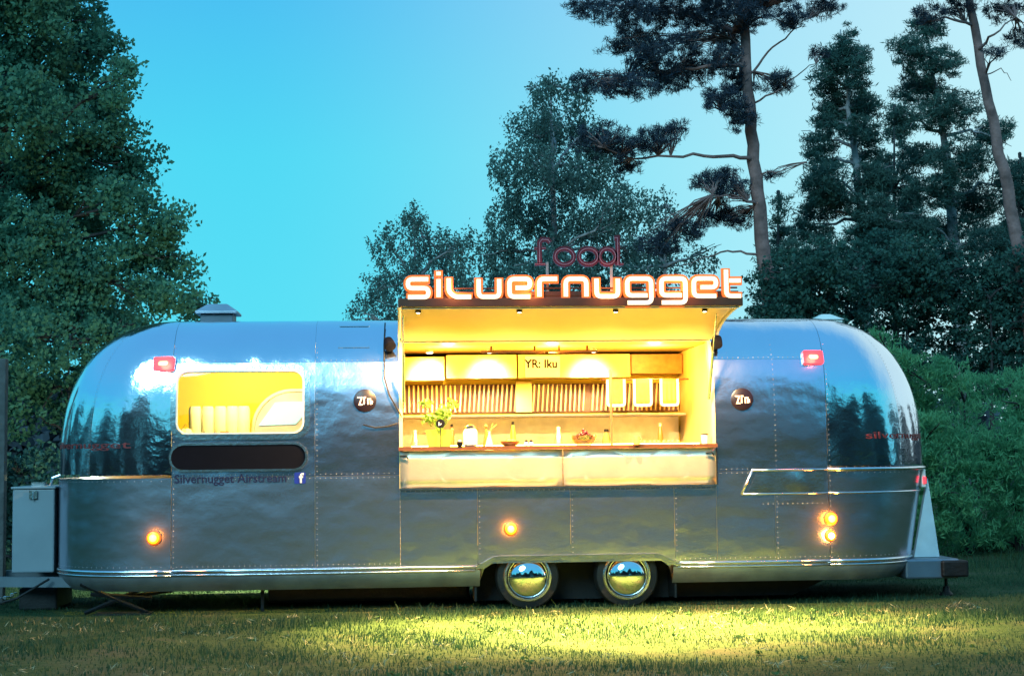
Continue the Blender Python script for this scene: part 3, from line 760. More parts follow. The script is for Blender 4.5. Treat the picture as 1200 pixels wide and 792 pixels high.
# canopy: a curved flap lifted from the wall
cp = [(.14, 2.66), (.02, 2.74), (-.15, 2.80), (-.35, 2.845), (-.6, 2.88), (-.85, 2.90), (-1.05, 2.905)]
CX0, CX1 = -1.12, 2.08
def flap(off0, off1, m, name, x0=CX0, x1=CX1, n=12):
    g = MB(); vs = []; k = len(cp)
    for i in range(n + 1):
        for off in (off0, off1):
            for (y, z) in cp: vs.append((x0 + (x1 - x0) * i / n, y, z + off))
    for i in range(n):
        a = i * 2 * k; b = (i + 1) * 2 * k
        for j in range(k - 1):
            g.f += [[a + j, b + j, b + j + 1, a + j + 1], [a + k + j, a + k + j + 1, b + k + j + 1, b + k + j]]; g.m += [0, 0]
        g.f += [[a, a + k, b + k, b], [a + k - 1, b + k - 1, b + 2 * k - 1, a + 2 * k - 1]]; g.m += [0, 0]
    for a in (0, n * 2 * k):
        for j in range(k - 1): g.f.append([a + j, a + j + 1, a + k + j + 1, a + k + j]); g.m.append(0)
    g.v = [tuple(v) for v in vs]
    return g.build(name, m, cn, smooth=30)
cn = bpy.data.objects.new('canopy', None); COL.objects.link(cn); cn.parent = TR; cn.location = Vector((.5, .1, 2.68)) - TR.location
flap(.028, .046, ALU, 'canopy_skin'); flap(0, .026, CREAM, 'canopy_lining', CX0 + .02, CX1 - .02)
g = MB(); g.box(CX0 - .01, CX1 + .01, -1.09, -1.055, 2.885, 2.965); g.build('front_rail', BROWN, cn, bevel=.006)
g = MB(); g.box(CX0 + .02, CX1 - .02, -1.053, -1.03, 2.868, 2.884); g.build('rail_trim', WHITE, cn)
for x in (CX0 - .004, CX1 + .004):
    g = MB(); g.ribbon([(p[0], p[1] + .02) for p in cp], .075, lambda a, b: (x - .008, a, b), lambda a, b: (x + .008, a, b)); g.build('canopy_edge', WHITE, cn)
for x in (-.94, .02, .94, 1.80):
    g = MB(); g.lathe((x, -.72, 2.885), (0, 0, -1), [(.028, 0), (.028, .02), (.02, .022)], 16); dl = g.build('downlight', DSTEEL, cn, smooth=True)
    g = MB(); g.lathe((x, -.72, 2.885), (0, 0, -1), [(.018, .0225), (.014, .026)], 12); g.build('lamp_face', BULB, dl)
    lamp('downlight_beam', 'SPOT', (x, -.72, 2.85), 9000, (1, .66, .18), cn, .03, 66, (x * 1.15 + .5, -1.75, 0), 1)
    lamp('downlight_spill', 'SPOT', (x, -.72, 2.85), 620, (1, .62, .26), cn, .03, 165, (x, -.5, 0), .4)
for x in (CX0 + .04, CX1 - .12):
    g = MB(); g.tube([(x, -.06, 2.05), (x, -.30, 2.50)], .014, 8); g.tube([(x, -.30, 2.50), (x, -.50, 2.86)], .007, 8); g.build('gas_strut', TRIM, cn, smooth=True)
# work lamps on the wall at each side of the hatch
for x, z, sx in ((-1.22, 2.60, -1), (2.07, 2.60, 1)):
    y = side(x, z)[1]; g = MB(); g.tube([(x, y, z), (x + sx * .01, y - .10, z + .02)], .012, 8)
    wl = g.build('work_lamp', DSTEEL, TR); g = MB(); g.lathe((x, y - .12, z + .03), (sx * -.2, -.6, -.6), [(.045, -.05), (.055, .0), (.06, .05), (.045, .055)], 18); g.build('lamp_housing', BLACKP, wl, smooth=True)
g = MB(); y = side(-1.25, 2.5)[1]
g.tube([(-1.26, .35, 2.86), (-1.27, y - .03, 2.62), (-1.27, .0, 2.30), (-1.22, -.015, 2.12), (-1.13, -.03, 1.96), (-1.10, -.03, 1.9)], .007, 6)
g.tube([(-1.48, -.012, 1.83), (-1.36, -.016, 1.80), (-1.24, -.016, 1.81), (-1.14, -.03, 1.84)], .006, 6)
g.build('cable', DARK, TR, smooth='all')
# kitchen fittings
g = MB()
g.box(-1.15, -.62, 1.72, 2.115, 2.34, 2.60); g.build('wall_cupboard', CREAM, TR, bevel=.006)
for x0, x1 in ((-.60, .18), (.20, 1.45)):
    g = MB(); g.box(x0, x1, 1.74, 2.115, 2.36, 2.62); g.build('wall_cupboard', CREAM, TR, bevel=.006)
g = MB(); g.box(1.47, 2.05, 1.80, 2.115, 2.40, 2.62); g.build('wall_cupboard', ORANGE, TR, bevel=.006)
SLATM = mat('bronze_slat', (.42, .30, .17), .4, .5, .1, 8)
gr = MB(); gr.box(-1.14, 2.04, 2.09, 2.118, 1.985, 2.31); grille = gr.build('slatted_back_panel', BROWN, TR)
sme = None
for i in range(62):
    x = -1.12 + i * .0515
    if .19 < x < .35: continue
    if 0.97 < x < 1.03: continue
    lean = 0 if x < -.5 else .022
    g = MB(); z0, z1 = 2.0, 2.30
    g.add([(x, 2.03, z0), (x + .017, 2.03, z0), (x + .017, 2.088, z0), (x, 2.088, z0), (x + lean, 2.03, z1), (x + lean + .017, 2.03, z1), (x + lean + .017, 2.088, z1), (x + lean, 2.088, z1)],
          [(0, 3, 2, 1), (4, 5, 6, 7), (0, 1, 5, 4), (1, 2, 6, 5), (2, 3, 7, 6), (3, 0, 4, 7)])
    g.build('slat', SLATM if x > -.4 else CREAM, grille)
g = MB(); g.box(.19, .37, 2.02, 2.088, 1.99, 2.33); g.build('wall_post', CREAM, TR)
g = MB(); g.box(-1.14, 2.04, 1.60, 2.115, 1.93, 1.955); g.build('back_shelf', STEEL, TR, bevel=.004)
g = MB(); g.box(-1.14, 2.04, 2.07, 2.115, 1.4, 1.925); g.build('splashback', STEEL, TR)
g = MB(); g.box(-1.14, 2.04, 1.35, 2.06, 1.30, 1.42); g.build('worktop', STEEL, TR)
for x0, x1 in ((-.26, .42), (.46, .98)):
    g = MB(); g.tube([(x0, .95, 2.60), (x1, .95, 2.60)], .013, 8); g.box(x0 + .1, x0 + .12, .945, .955, 2.60, 2.66); g.box(x1 - .12, x1 - .10, .945, .955, 2.60, 2.66); g.build('hanging_rail', BROWN, TR)
g = MB(); g.tube([(1.0, .12, 1.60), (1.0, .12, 2.36)], .013, 10); g.build('counter_pole', mat('copper_pole', (.55, .28, .14), .3, .8), TR, smooth=True)
g = MB(); g.tube([(1.05, 1.2, 2.31), (2.0, 1.2, 2.31)], .010, 8); g.build('cloth_rail', BROWN, TR)
# ceiling spots washing the cupboards
WARM = (1, .53, .08)
for x in (-.79, -.14, 1.0):
    g = MB(); g.lathe((x, 1.42, 2.658), (0, 0, -1), [(.05, 0), (.05, .03), (.042, .033)], 18); s1 = g.build('ceiling_spot', TRIM, TR, smooth=True)
    g = MB(); g.lathe((x, 1.42, 2.658), (0, 0, -1), [(.038, .034), (.02, .042)], 16); g.build('lamp_face', BULB, s1)
    lamp('spot_beam', 'SPOT', (x, 1.42, 2.58), 330, (1, .78, .40), TR, .10, 78, (x, 1.75, 2.30), 1)
for x in (-.6, .5, 1.6): lamp('ceiling_glow', 'POINT', (x, 1.0, 2.5), 62, WARM, TR, .06)
# unseen glowing strip added on the counter to brighten the canopy lining
g = MB(); g.box(-1.0, 1.95, .42, .46, 1.602, 1.618); g.build('added_glow_strip', mat('added_strip_glow', (1, .8, .4), .5, emit=(1, .60, .06), es=50, var=0), TR)
# cosy side room seen through the window
lamp('room_glow', 'POINT', (-2.9, .9, 2.5), 85, (1, .80, .22), TR, .08)
lamp('room_glow', 'POINT', (-2.3, .9, 2.45), 45, (1, .80, .22), TR, .08)
g = MB(); g.box(-3.9, -1.3, 1.4, 2.1, 1.60, 1.63); g.build('room_shelf', CREAM, TR)
g = MB(); pl = [(-1.6, 1.64)] + [(-1.6, 2.24)] + [(-2.28 + .42 * math.cos(R(a)) + .0, 1.82 + .42 * math.sin(R(a))) for a in range(90, 181, 10)] + [(-2.70, 1.64)]
g.prism(pl, lambda a, b: (a, 1.60, b), lambda a, b: (a, 1.64, b)); al = g.build('arched_alcove', LILAC, TR)
g = MB(); o_ = [(-1.6, 2.24), (-2.28, 2.24)] + [(-2.28 + .42 * math.cos(R(a)), 1.82 + .42 * math.sin(R(a))) for a in range(100, 181, 10)] + [(-2.70, 1.64)]
g.ribbon(o_, .03, lambda a, b: (a, 1.58, b), lambda a, b: (a, 1.61, b)); g.build('alcove_trim', WHITE, al)
g = MB(); g.prism([(-2.64, 1.86), (-2.24, 1.87), (-2.02, 2.12), (-2.46, 2.11)], lambda a, b: (a, 1.588, b), lambda a, b: (a, 1.599, b)); g.build('far_pane', SKYPANE, al)
g = MB(); g.box(-2.44, -2.1, 1.45, 1.56, 1.64, 1.78); g.build('cushion', CREAM, al, bevel=.03)

# ------------------------------------------------------------------ loose things on the counter and inside
def ball(g, c, r, n=10, mi=0, sz=1):
    g.lathe((c[0], c[1], c[2] - r * sz), (0, 0, 1), [(r * math.sin(math.pi * k / 6), r * sz * (1 - math.cos(math.pi * k / 6))) for k in range(7)], n, mi)
def leafcloud(name, m, C_, Rr, per, L_, W_, seed, parent=None, kind=None, droop=0, up=0, origin=None, elong=None):
    q = np.random.RandomState(seed); C_ = np.repeat(np.asarray(C_, float), per, 0); Rr = np.repeat(np.asarray(Rr, float), per, 0); n = len(C_)
    d = q.normal(size=(n, 3)); d /= np.linalg.norm(d, axis=1)[:, None]; r = q.rand(n, 1) ** .5
    p = C_ + d * r * Rr
    u = q.normal(size=(n, 3)) + d * .8; u[:, 2] += up - droop; u /= np.linalg.norm(u, axis=1)[:, None]
    w = np.cross(u, q.normal(size=(n, 3))); w /= np.linalg.norm(w, axis=1)[:, None]
    s_ = q.uniform(.6, 1.3, (n, 1)); u *= L_ / 2 * s_; w *= W_ / 2 * s_
    V = np.stack([p - u, p + w, p + u, p - w], 1).reshape(-1, 3)
    return fast_mesh(name, V, np.arange(4 * n), np.full(n, 4), m, parent, kind, origin=origin)
HERBG = leaf_mat('weed_leaves', (.04, .09, .03), (.07, .15, .05), .2)
STRAW = mat('dry_straw', (.30, .27, .16), .8, 0, .3, 9)
_weeds()
CT = 1.602
pt = thing('potted_herb', 'bushy green herb in a square lime pot at the left end of the counter', 'plant', (-.73, .1, CT))
g = MB(); g.add([(-.73 + sx * a, .1 + sy * a, z) for a, z in ((.105, CT), (.13, 1.77), (.118, 1.77), (.11, 1.74)) for sx, sy in ((-1, -1), (1, -1), (1, 1), (-1, 1))],
    [(3, 2, 1, 0)] + [(k * 4 + j, k * 4 + (j + 1) % 4, k * 4 + 4 + (j + 1) % 4, k * 4 + 4 + j) for k in range(3) for j in range(4)] + [(12, 13, 14, 15)]); g.build('pot', POTM, pt)
g = MB(); rr = random.Random(4)
cs = []
for i in range(16):
    a = rr.uniform(0, 6.28); l = rr.uniform(.08, .24); e = (-.73 + math.cos(a) * l * .9 - .02, .1 + math.sin(a) * l * .6, 1.80 + rr.uniform(.05, .26)); cs.append(e)
    g.tube([(-.73, .1, 1.74), (-.73 + math.cos(a) * l * .4, .1 + math.sin(a) * l * .3, 1.84), e], [.005, .004, .002], 5)
g.build('stem', HERB, pt); leafcloud('foliage', HERB, cs, [(.06, .06, .05)] * len(cs), 26, .045, .026, 3, pt)
bt = thing('black_tag', 'small black round price tag in front of the potted herb', 'tag', (-.72, -.05, CT))
g = MB(); g.lathe((-.72, -.06, 1.83), (0, -1, 0), [(.045, 0), (.045, .008)], 18); g.build('disc', BLACKP, bt); g = MB(); g.tube([(-.72, -.055, CT), (-.72, -.055, 1.80)], .004, 6); g.build('stick', DSTEEL, bt)
g = MB(); g.ribbon([(-.735, 1.845), (-.735, 1.815), (-.71, 1.83)], .007, lambda a, b: (a, -.072, b), lambda a, b: (a, -.0685, b)); g.build('mark', WHITE, bt)
jr = thing('preserving_jar', 'clear glass jar of white sugar between herb pot and orange plate', 'jar', (-.42, .1, CT))
g = MB(); g.lathe((-.42, .1, CT), (0, 0, 1), [(.05, 0), (.07, .02), (.07, .15), (.05, .18)], 22); g.build('jar_body', PAPER, jr, smooth=True)
g = MB(); g.lathe((-.42, .1, CT + .181), (0, 0, 1), [(.055, 0), (.055, .025), (.02, .04)], 22); g.build('lid', TRIM, jr, smooth=True)
cl = thing('candle_holder', 'small dark tealight holder left of the white jar', 'candle holder', (-.53, -.05, CT))
g = MB(); g.lathe((-.53, -.05, CT), (0, 0, 1), [(.02, 0), (.028, .02), (.028, .05), (.02, .05)], 16); g.build('cup', BLACKP, cl, smooth=True)
g = MB(); g.lathe((-.53, -.05, CT + .051), (0, 0, 1), [(.015, 0), (.014, .015), (.002, .016)], 12); g.build('candle', WHITE, cl)
fg = thing('wire_ornament', 'little red brown wire figure with twig standing on the counter', 'ornament', (-.26, .0, CT))
g = MB(); g.tube([(-.29, 0, CT), (-.28, 0, 1.66), (-.265, 0, 1.72), (-.27, 0, 1.78)], [.012, .015, .02, .012], 7); ball(g, (-.27, 0, 1.80), .02); g.build('figure', PLATE, fg, smooth=True)
g = MB(); g.tube([(-.262, 0, 1.73), (-.22, 0, 1.77), (-.16, 0, 1.82)], .004, 5); g.tube([(-.22, 0, 1.77), (-.20, .02, 1.83)], .003, 5); g.build('twig', HERB, fg)
pz = thing('orange_dish', 'shallow orange oval dish in the middle of the counter', 'dish', (-.03, .05, CT))
g = MB(); g.lathe((-.03, .05, CT), (0, 0, 1), [(.05, 0), (.075, .012), (.10, .05), (.095, .052), (.07, .02)], 28); g.build('bowl', PLATE, pz, smooth=True)
g = MB()
for i in range(9): ball(g, (-.03 + .05 * math.cos(i * 2.4) * (i / 9), .05 + .05 * math.sin(i * 2.4) * (i / 9), CT + .05), .022)
g.build('cakes', mat('orange_cake', (.55, .2, .05), .6, 0, .3, 30), pz, smooth='all')
for k, x in enumerate((.13, .18)):
    s1 = thing('salt_shaker', ['salt shaker with dark cap nearest the orange dish', 'salt shaker with dark cap farther from the orange dish'][k], 'shaker', (x, .0, CT), 'shakers on the counter')
    g = MB(); g.lathe((x, 0, CT), (0, 0, 1), [(.018, 0), (.018, .035), (.014, .04)], 14); g.build('glass_body', PAPER, s1, smooth=True)
    g = MB(); g.lathe((x, 0, CT + .041), (0, 0, 1), [(.016, 0), (.016, .012), (.006, .02)], 14); g.build('cap', DSTEEL, s1, smooth=True)
by = thing('berry_bowl', 'glass bowl heaped with dark red berries', 'bowl', (.71, .05, CT))
g = MB(); g.lathe((.71, .05, CT), (0, 0, 1), [(.06, 0), (.08, .01), (.12, .055), (.135, .10), (.13, .10), (.115, .06), (.07, .02)], 30); g.build('bowl', glass_mat('bowl_glass', (.9, .75, .6), .05, .25), by, smooth=True)
g = MB(); rr = random.Random(2)
for i in range(46):
    a = rr.uniform(0, 6.28); d = rr.uniform(0, .1); ball(g, (.71 + math.cos(a) * d, .05 + math.sin(a) * d, CT + .06 + .09 * (1 - d / .1) * rr.random() + .01), .017, 8)
g.build('berries', BERRY, by, smooth='all')
sp = thing('serving_tray', 'flat tray with small snacks near the copper pole', 'tray', (1.45, .05, CT))
g = MB(); g.box(1.22, 1.72, -.05, .18, CT + .001, CT + .012); g.build('tray_base', PAPER, sp, bevel=.004)
g = MB()
for i in range(9): ball(g, (1.28 + i * .047, .05 + .03 * math.sin(i * 2), CT + .03), .018, 8, 0, .8)
g.build('snacks', TOWEL, sp, smooth='all')
mg = thing('brown_mug', 'small brown mug standing right of the copper pole', 'mug', (1.22, -.08, CT))
g = MB(); g.lathe((1.22, -.09, CT), (0, 0, 1), [(.028, 0), (.032, .02), (.032, .08), (.027, .08), (.027, .03)], 20); g.build('cup', TOWEL, mg, smooth=True)
g = MB(); g.tube([(1.25, -.09, CT + .065), (1.275, -.09, CT + .05), (1.25, -.09, CT + .02)], .005, 6); g.build('handle', TOWEL, mg)
cup = thing('white_cup', 'white paper cup with black lid button at the right end of the counter', 'cup', (1.92, 0, CT))
g = MB(); g.lathe((1.92, 0, CT), (0, 0, 1), [(.028, 0), (.038, .09), (.034, .09)], 20); g.build('cup_body', PAPER, cup, smooth=True)
g = MB(); g.lathe((1.92, 0, CT + .091), (0, 0, 1), [(.04, 0), (.036, .012), (.01, .016)], 20); g.build('lid', DSTEEL, cup, smooth=True)
for k, (x, h, r_, mm, lab) in enumerate(((-.95, .14, .04, STEEL, 'short steel canister on the back shelf above the herb pot'), (-.55, .20, .028, PLATE, 'slim orange sauce bottle on the back shelf'), (-.15, .12, .05, PAPER, 'squat white tub on the back shelf left of the wall post'),
        (.12, .22, .03, POTM, 'slim green bottle on the back shelf beside the wall post'), (.62, .16, .045, STEEL, 'steel shaker on the back shelf behind the berry bowl'), (1.15, .13, .05, TOWEL, 'brown pot on the back shelf right of the copper pole'), (1.75, .19, .03, PLATE, 'orange bottle at the right end of the back shelf'))):
    b_ = thing('shelf_container', lab, 'container', (x, 1.75, 1.42), 'containers behind the counter')
    g = MB(); g.lathe((x, 1.6, 1.42), (0, 0, 1), [(r_, 0), (r_, h + .1), (r_ * .8, h + .14), (r_ * .45, h + .2)], 16); g.build('container_body', mm, b_, smooth=True)
    g = MB(); g.lathe((x, 1.6, 1.42 + h + .201), (0, 0, 1), [(r_ * .5, 0), (r_ * .5, .03), (r_ * .3, .035)], 14); g.build('cap', DSTEEL if k % 2 else WHITE, b_, smooth=True)
nt_ = thing('price_board', 'white notice with brown lettering under the hanging rail', 'notice', (.46, 1.7, 2.36))
g = MB(); g.box(.27, .66, 1.715, 1.73, 2.365, 2.60); g.build('sheet', PAPER, nt_)
text_obj('lettering', 'YR: Iku', .13, lambda a, b, c: (.45 + a, 1.711 - c, 2.51 + b), BLACKP, nt_, sx=.95, bold=.003)
for k, x in enumerate((1.20, 1.49, 1.78)):
    t_ = thing('hanging_cloth', ['brown striped cloth with white hem hanging nearest the copper pole', 'brown striped cloth with white hem hanging between two others', 'pale gold cloth with white hem hanging nearest the right jamb'][k], 'cloth', (x, 1.17, 2.3), 'cloths on the rail')
    g = MB(); nA = 10; vs = []
    for i in range(nA + 1):
        for j in range(6): vs.append((x - .075 + .15 * i / nA, 1.17 + .008 * math.sin(i * 1.9) * (j / 5), 2.31 - .27 * j / 5))
    g.add(vs, [(i * 6 + j, (i + 1) * 6 + j, (i + 1) * 6 + j + 1, i * 6 + j + 1) for i in range(nA) for j in range(5)])
    o = g.build('fabric', YWALL if k == 2 else TOWEL, t_, smooth='all', recalc=False); q = o.modifiers.new('t', 'SOLIDIFY'); q.thickness = .003
    g = MB(); g.ribbon(rounded([(x - .09, 2.31), (x - .09, 2.03), (x + .09, 2.03), (x + .09, 2.31)], .03), .028, lambda a, b: (a, 1.155, b), lambda a, b: (a, 1.16, b)); g.build('hem', PAPER, t_)
# in the side room
for k, (x, w, lab) in enumerate(((-3.17, .20, 'wide stack of white paper sacks on the shelf behind the window'), (-2.85, .12, 'narrow stack of white paper cups on the shelf behind the window'))):
    t_ = thing(('paper_sacks', 'paper_cups')[k], lab, ('sacks', 'cups')[k], (x, 1.5, 1.63))
    for i in range(3 if k == 0 else 2):
        xx = x - w + (i + .5) * 2 * w / (3 if k == 0 else 2); g = MB(); g.lathe((xx, 1.5, 1.63), (0, 0, 1), [(.055, 0), (.065, .02), (.07, .40), (.055, .44)], 12); g.build(('sack', 'cup')[k], PAPER, t_, smooth=True)
bx_ = thing('snack_box', 'small yellow box with brown markings in front of the paper sacks', 'box', (-2.72, 1.3, 1.63))
g = MB(); g.box(-3.2, -2.75, 1.32, 1.42, 1.64, 1.70); g.build('carton', YWALL, bx_, bevel=.006)
g = MB(); g.box(-3.02, -2.94, 1.33, 1.42, 1.701, 1.80); g.box(-2.90, -2.84, 1.33, 1.42, 1.701, 1.79); g.build('packet', TOWEL, bx_, bevel=.004)
pk = thing('paper_bag', 'crumpled white bag at the lower left corner inside the window', 'bag', (-3.2, 1.3, 1.63))
g = MB(); rr = random.Random(8); g.lathe((-3.38, 1.3, 1.63), (0, 0, 1), [(.08, 0), (.10, .05), (.09, .14), (.05, .20), (.03, .20)], 9); g.build('bag', PAPER, pk)
g = MB(); g.tube([(-3.41, 1.3, 1.83), (-3.38, 1.3, 1.88), (-3.35, 1.3, 1.83)], .005, 5); g.build('handle', TOWEL, pk)

# ------------------------------------------------------------------ illuminated sign
S1 = thing('illuminated_sign', 'row of glowing white letters reading silvernugget along the canopy edge', 'sign', (.5, -1.1, 2.96))
LET = dict(
    s=[[(1, 1), (0, 1), (0, .5), (1, .5), (1, 0), (0, 0)]],
    i=[[(0, 0), (0, 1.0)], [(0, 1.22), (0, 1.42)]],
    l=[[(0, 1.05), (0, .28), (.28, 0), (1, 0)]],
    v=[[(0, 1), (0, 0), (1, 0), (1, 1)]],
    e=[[(1, 0), (0, 0), (0, 1), (1, 1), (1, .5), (.30, .5)]],
    r=[[(0, 0), (0, 1), (1, 1)]],
    n=[[(0, 0), (0, 1), (1, 1), (1, 0)]],
    u=[[(0, 1), (0, 0), (1, 0), (1, 1)]],
    g=[[(.84, .05), (0, .05), (0, 1), (1, 1), (1, -.36), (0, -.36)]],
    t=[[(0, 1.5), (0, 0), (1, 0)], [(.22, .88), (1, .88)]])
specs = [('s', 478, 502), ('i', 514, 514), ('l', 526, 552), ('v', 561, 585), ('e', 597, 621), ('r', 632, 653), ('n', 663, 687), ('u', 699, 724), ('g', 735, 763), ('g', 775, 803), ('e', 813, 839), ('t', 851, 868)]
yb, HX = 2.975, .165
sx_ = lambda px: at(px, 345, -1.08).x
for ch, a, b in specs:
    x0, x1 = sx_(a), sx_(b); w = max(x1 - x0, .001)
    conv = lambda p: (x0 + p[0] * w, yb + p[1] * HX)
    g = MB(); ge = MB()
    for st in LET[ch]:
        pts = rounded([conv(p) for p in st], .045 if ch != 'l' else .03)
        g.ribbon(pts, .040, lambda a, b: (a, -1.10, b), lambda a, b: (a, -1.082, b))
        q0, q1 = Vector(pts[0]), Vector(pts[-1]); e0 = (q0 - Vector(pts[1])).normalized() * .014; e1 = (q1 - Vector(pts[-2])).normalized() * .014
        pe = [tuple(q0 + e0)] + pts[1:-1] + [tuple(q1 + e1)]
        ge.ribbon(pe, .080, lambda a, b: (a, -1.081, b), lambda a, b: (a, -1.045, b))
    o = g.build('letter', NEON, S1); ge.build('letter_edge', NEONEDGE, o)
g = MB()
g.box(-1.06, 2.06, -1.035, -.99, 2.966, 3.03)
for x in (-1.0, -.2, .6, 1.3, 1.95): g.box(x - .01, x + .01, -1.04, -1.02, 2.93, 3.06)
g.tube([(-1.05, -1.03, 3.06), (2.05, -1.03, 3.06)], .008, 6); g.tube([(-1.05, -1.03, 2.99), (2.05, -1.03, 2.99)], .008, 6)
g.build('mounting_frame', BROWN, S1)
for x in (-.6, .1, .8, 1.5): lamp('letter_glow', 'POINT', (x, -1.2, 3.05), 6, (1, .35, .1), S1, .1)
S2 = thing('food_sign', 'unlit dark red word food standing above the glowing letters', 'sign', (.47, -1.0, 3.2))
fy = -1.0; fx = lambda px: at(px, 300, fy).x; fz = lambda py: at(680, py, fy).z
def ell(cx, cz, rx, rz, n=24): return [(cx + rx * math.cos(2 * math.pi * k / n), cz + rz * math.sin(2 * math.pi * k / n)) for k in range(n)]
zb, zx, zt = fz(311), fz(291), fz(281)
F0, F1 = (lambda a, b: (a, fy - .03, b)), (lambda a, b: (a, fy + .03, b))
E0, E1 = (lambda a, b: (a, fy - .034, b)), (lambda a, b: (a, fy - .031, b))
def fletter(strokes, closed=()):
    g = MB(); ge = MB()
    for st, w in strokes: g.ribbon(st, w * 1.2, F0, F1); ge.ribbon(st, w * .2, E0, E1)
    for st, w in closed: g.ribbon(st, w * 1.2, F0, F1, closed=True); ge.ribbon([(p[0] - .0, p[1]) for p in st], w * .2, E0, E1, closed=True)
    o = g.build('letter', REDPAINT, S2); ge.build('letter_edge', PINKEDGE, o)
fa = fx(632)
fletter([([(fa, zb + .021), (fa, zt - .03), (fa + .025, zt), (fa + .08, zt - .004), (fa + .10, zt - .03)], .038), ([(fa - .045, zb + .01), (fa + .055, zb + .01)], .02), ([(fa + .0195, zx), (fa + .06, zx)], .02), ([(fa - .05, zx), (fa - .0195, zx)], .02)])
for cx in (fx(661), fx(689)): fletter([], [(ell(cx, (zb + zx) / 2, .088, (zx - zb) / 2 - .005), .036)])
cx = fx(714); fletter([([(cx + .076, zb + .0), (cx + .076, zt + .015), (cx + .045, zt + .013)], .038), ([(cx + .096, zb + .01), (cx + .13, zb + .01)], .02)], [(ell(cx - .02, (zb + zx) / 2, .075, (zx - zb) / 2 - .005), .034)])
g = MB()
for px in (641, 716): x = fx(px); g.box(x - .012, x + .012, fy - .01, fy + .01, 2.93, zb + .03)
g.build('sign_post', mat('grey_post', (.4, .36, .36), .4, .5), S2)

# ------------------------------------------------------------------ trees
def limb(g, a, b, r0, r1, seed, sag=.0, n=6):
    q = random.Random(seed); a = Vector(a); b = Vector(b); L_ = (b - a).length; pts = []; rad = []
    for i in range(n + 1):
        t = i / n; p = a.lerp(b, t); k = math.sin(math.pi * t) * L_ * .06
        p += Vector((q.uniform(-k, k), q.uniform(-k, k), q.uniform(-k, k) + sag * math.sin(math.pi * t) * L_))
        pts.append(p); rad.append(r0 + (r1 - r0) * t)
    g.tube(pts, rad, 6); return pts
def clumps(blobs, Y, ppm, seed, per, sub=.30, flat=.55, depth=1.0, shellp=.42):
    """blobs: (px,py,rx,ry) lobes of the crown in image pixels; gives small clump centres inside them"""
    q = np.random.RandomState(seed); C_ = []; R_ = []; cent = []
    for b in blobs:
        px, py, rx = b[:3]; ry = b[3] if len(b) > 3 else rx * .8
        dy = (q.rand() - .5) * 2 * depth; c = np.array(at(px, py, Y + dy)); a = np.array([rx / ppm, max(rx / ppm * .9, .4), ry / ppm]); cent.append((Vector(c), a))
        k = max(6, int(per * a[0] * a[2] * 6.5))
        d = q.normal(size=(k, 3)); d /= np.linalg.norm(d, axis=1)[:, None]; r = q.rand(k, 1) ** .42
        C_.append(c + d * r * a); s_ = sub * q.uniform(.5, 1.2, (k, 1)); R_.append(np.hstack([s_, s_, s_ * flat]))
    return np.concatenate(C_), np.concatenate(R_), cent
def tree(name, label, cat, Y, base_px, top, blobs, lm, bark, r0, seed, per=16, leaves=26, L_=.11, W_=.07, sub=.30, flat=.55, group=None, depth=1.0, droop=0, up=.3, trunk=None, limbs=True, lw=.045):
    ppm = 1800 / (Y + 15.2)
    if trunk is None: trunk = [(base_px, None), (top[0], top[1])]
    pts = []
    for px, py in trunk:
        if py is None: p = at(px, 540, Y); p.z = -.05
        else: p = at(px, py, Y)
        pts.append(p)
    base = pts[0].copy(); base.z = 0
    T = thing(name, label, cat, base, group)
    g = MB(); q = random.Random(seed)
    full = []; nseg = 5
    for i in range(len(pts) - 1):
        for j in range(nseg): full.append(pts[i].lerp(pts[i + 1], j / nseg) + Vector((q.uniform(-.03, .03), q.uniform(-.03, .03), 0)))
    full.append(pts[-1]); n = len(full)
    g.tube(full, [r0 * (1.25 if i == 0 else 1) * (1 - .95 * i / (n - 1)) + .006 for i in range(n)], 10)
    C_, R_, cent = clumps(blobs, Y, ppm, seed, per, sub, flat, depth)
    if limbs:
        for k, (c, a) in enumerate(cent):
            src = min(full, key=lambda p: abs(p.z - (c.z - .25 * (c - p).to_2d().length)) + .15 * (p - c).length)
            ps = limb(g, src, c, lw, .012, seed + k, .08)
            for j in range(4):
                e = c + Vector((q.uniform(-1, 1) * a[0], q.uniform(-1, 1) * a[1], q.uniform(-.8, .8) * a[2]))
                limb(g, ps[4], e, .018, .006, seed * 3 + k * 5 + j, .05, 4)
    g.build('trunk', bark, T, smooth='all')
    leafcloud('crown', lm, C_, R_, leaves, L_, W_, seed, T, droop=droop, up=up)
    return T

# big broad-leaved tree on the left
B = [(-30, -40, 90), (60, -30, 60), (20, 30, 70), (85, 20, 42), (118, 60, 36), (138, 100, 30), (60, 90, 60), (112, 122, 34), (10, 130, 60), (70, 160, 50), (130, 165, 32), (160, 195, 30), (105, 205, 42), (35, 215, 60),
     (150, 232, 34), (195, 262, 34, 22), (100, 262, 50), (30, 290, 60), (160, 292, 36, 26), (205, 312, 26, 18), (120, 330, 45), (190, 345, 38, 22), (232, 362, 28, 14), (60, 350, 60), (0, 380, 60), (140, 372, 50, 26), (-60, 120, 70), (-50, 260, 70)]
tree('broadleaf_tree', 'tall dense green broad-leaved tree filling the upper corner beyond the trailer\'s front end', 'tree', 9.5, -30, (20, -60), B, LF_OAK, BARK, .34, 11, per=17, leaves=88, L_=.08, W_=.055, sub=.34, flat=.8, depth=1.6)
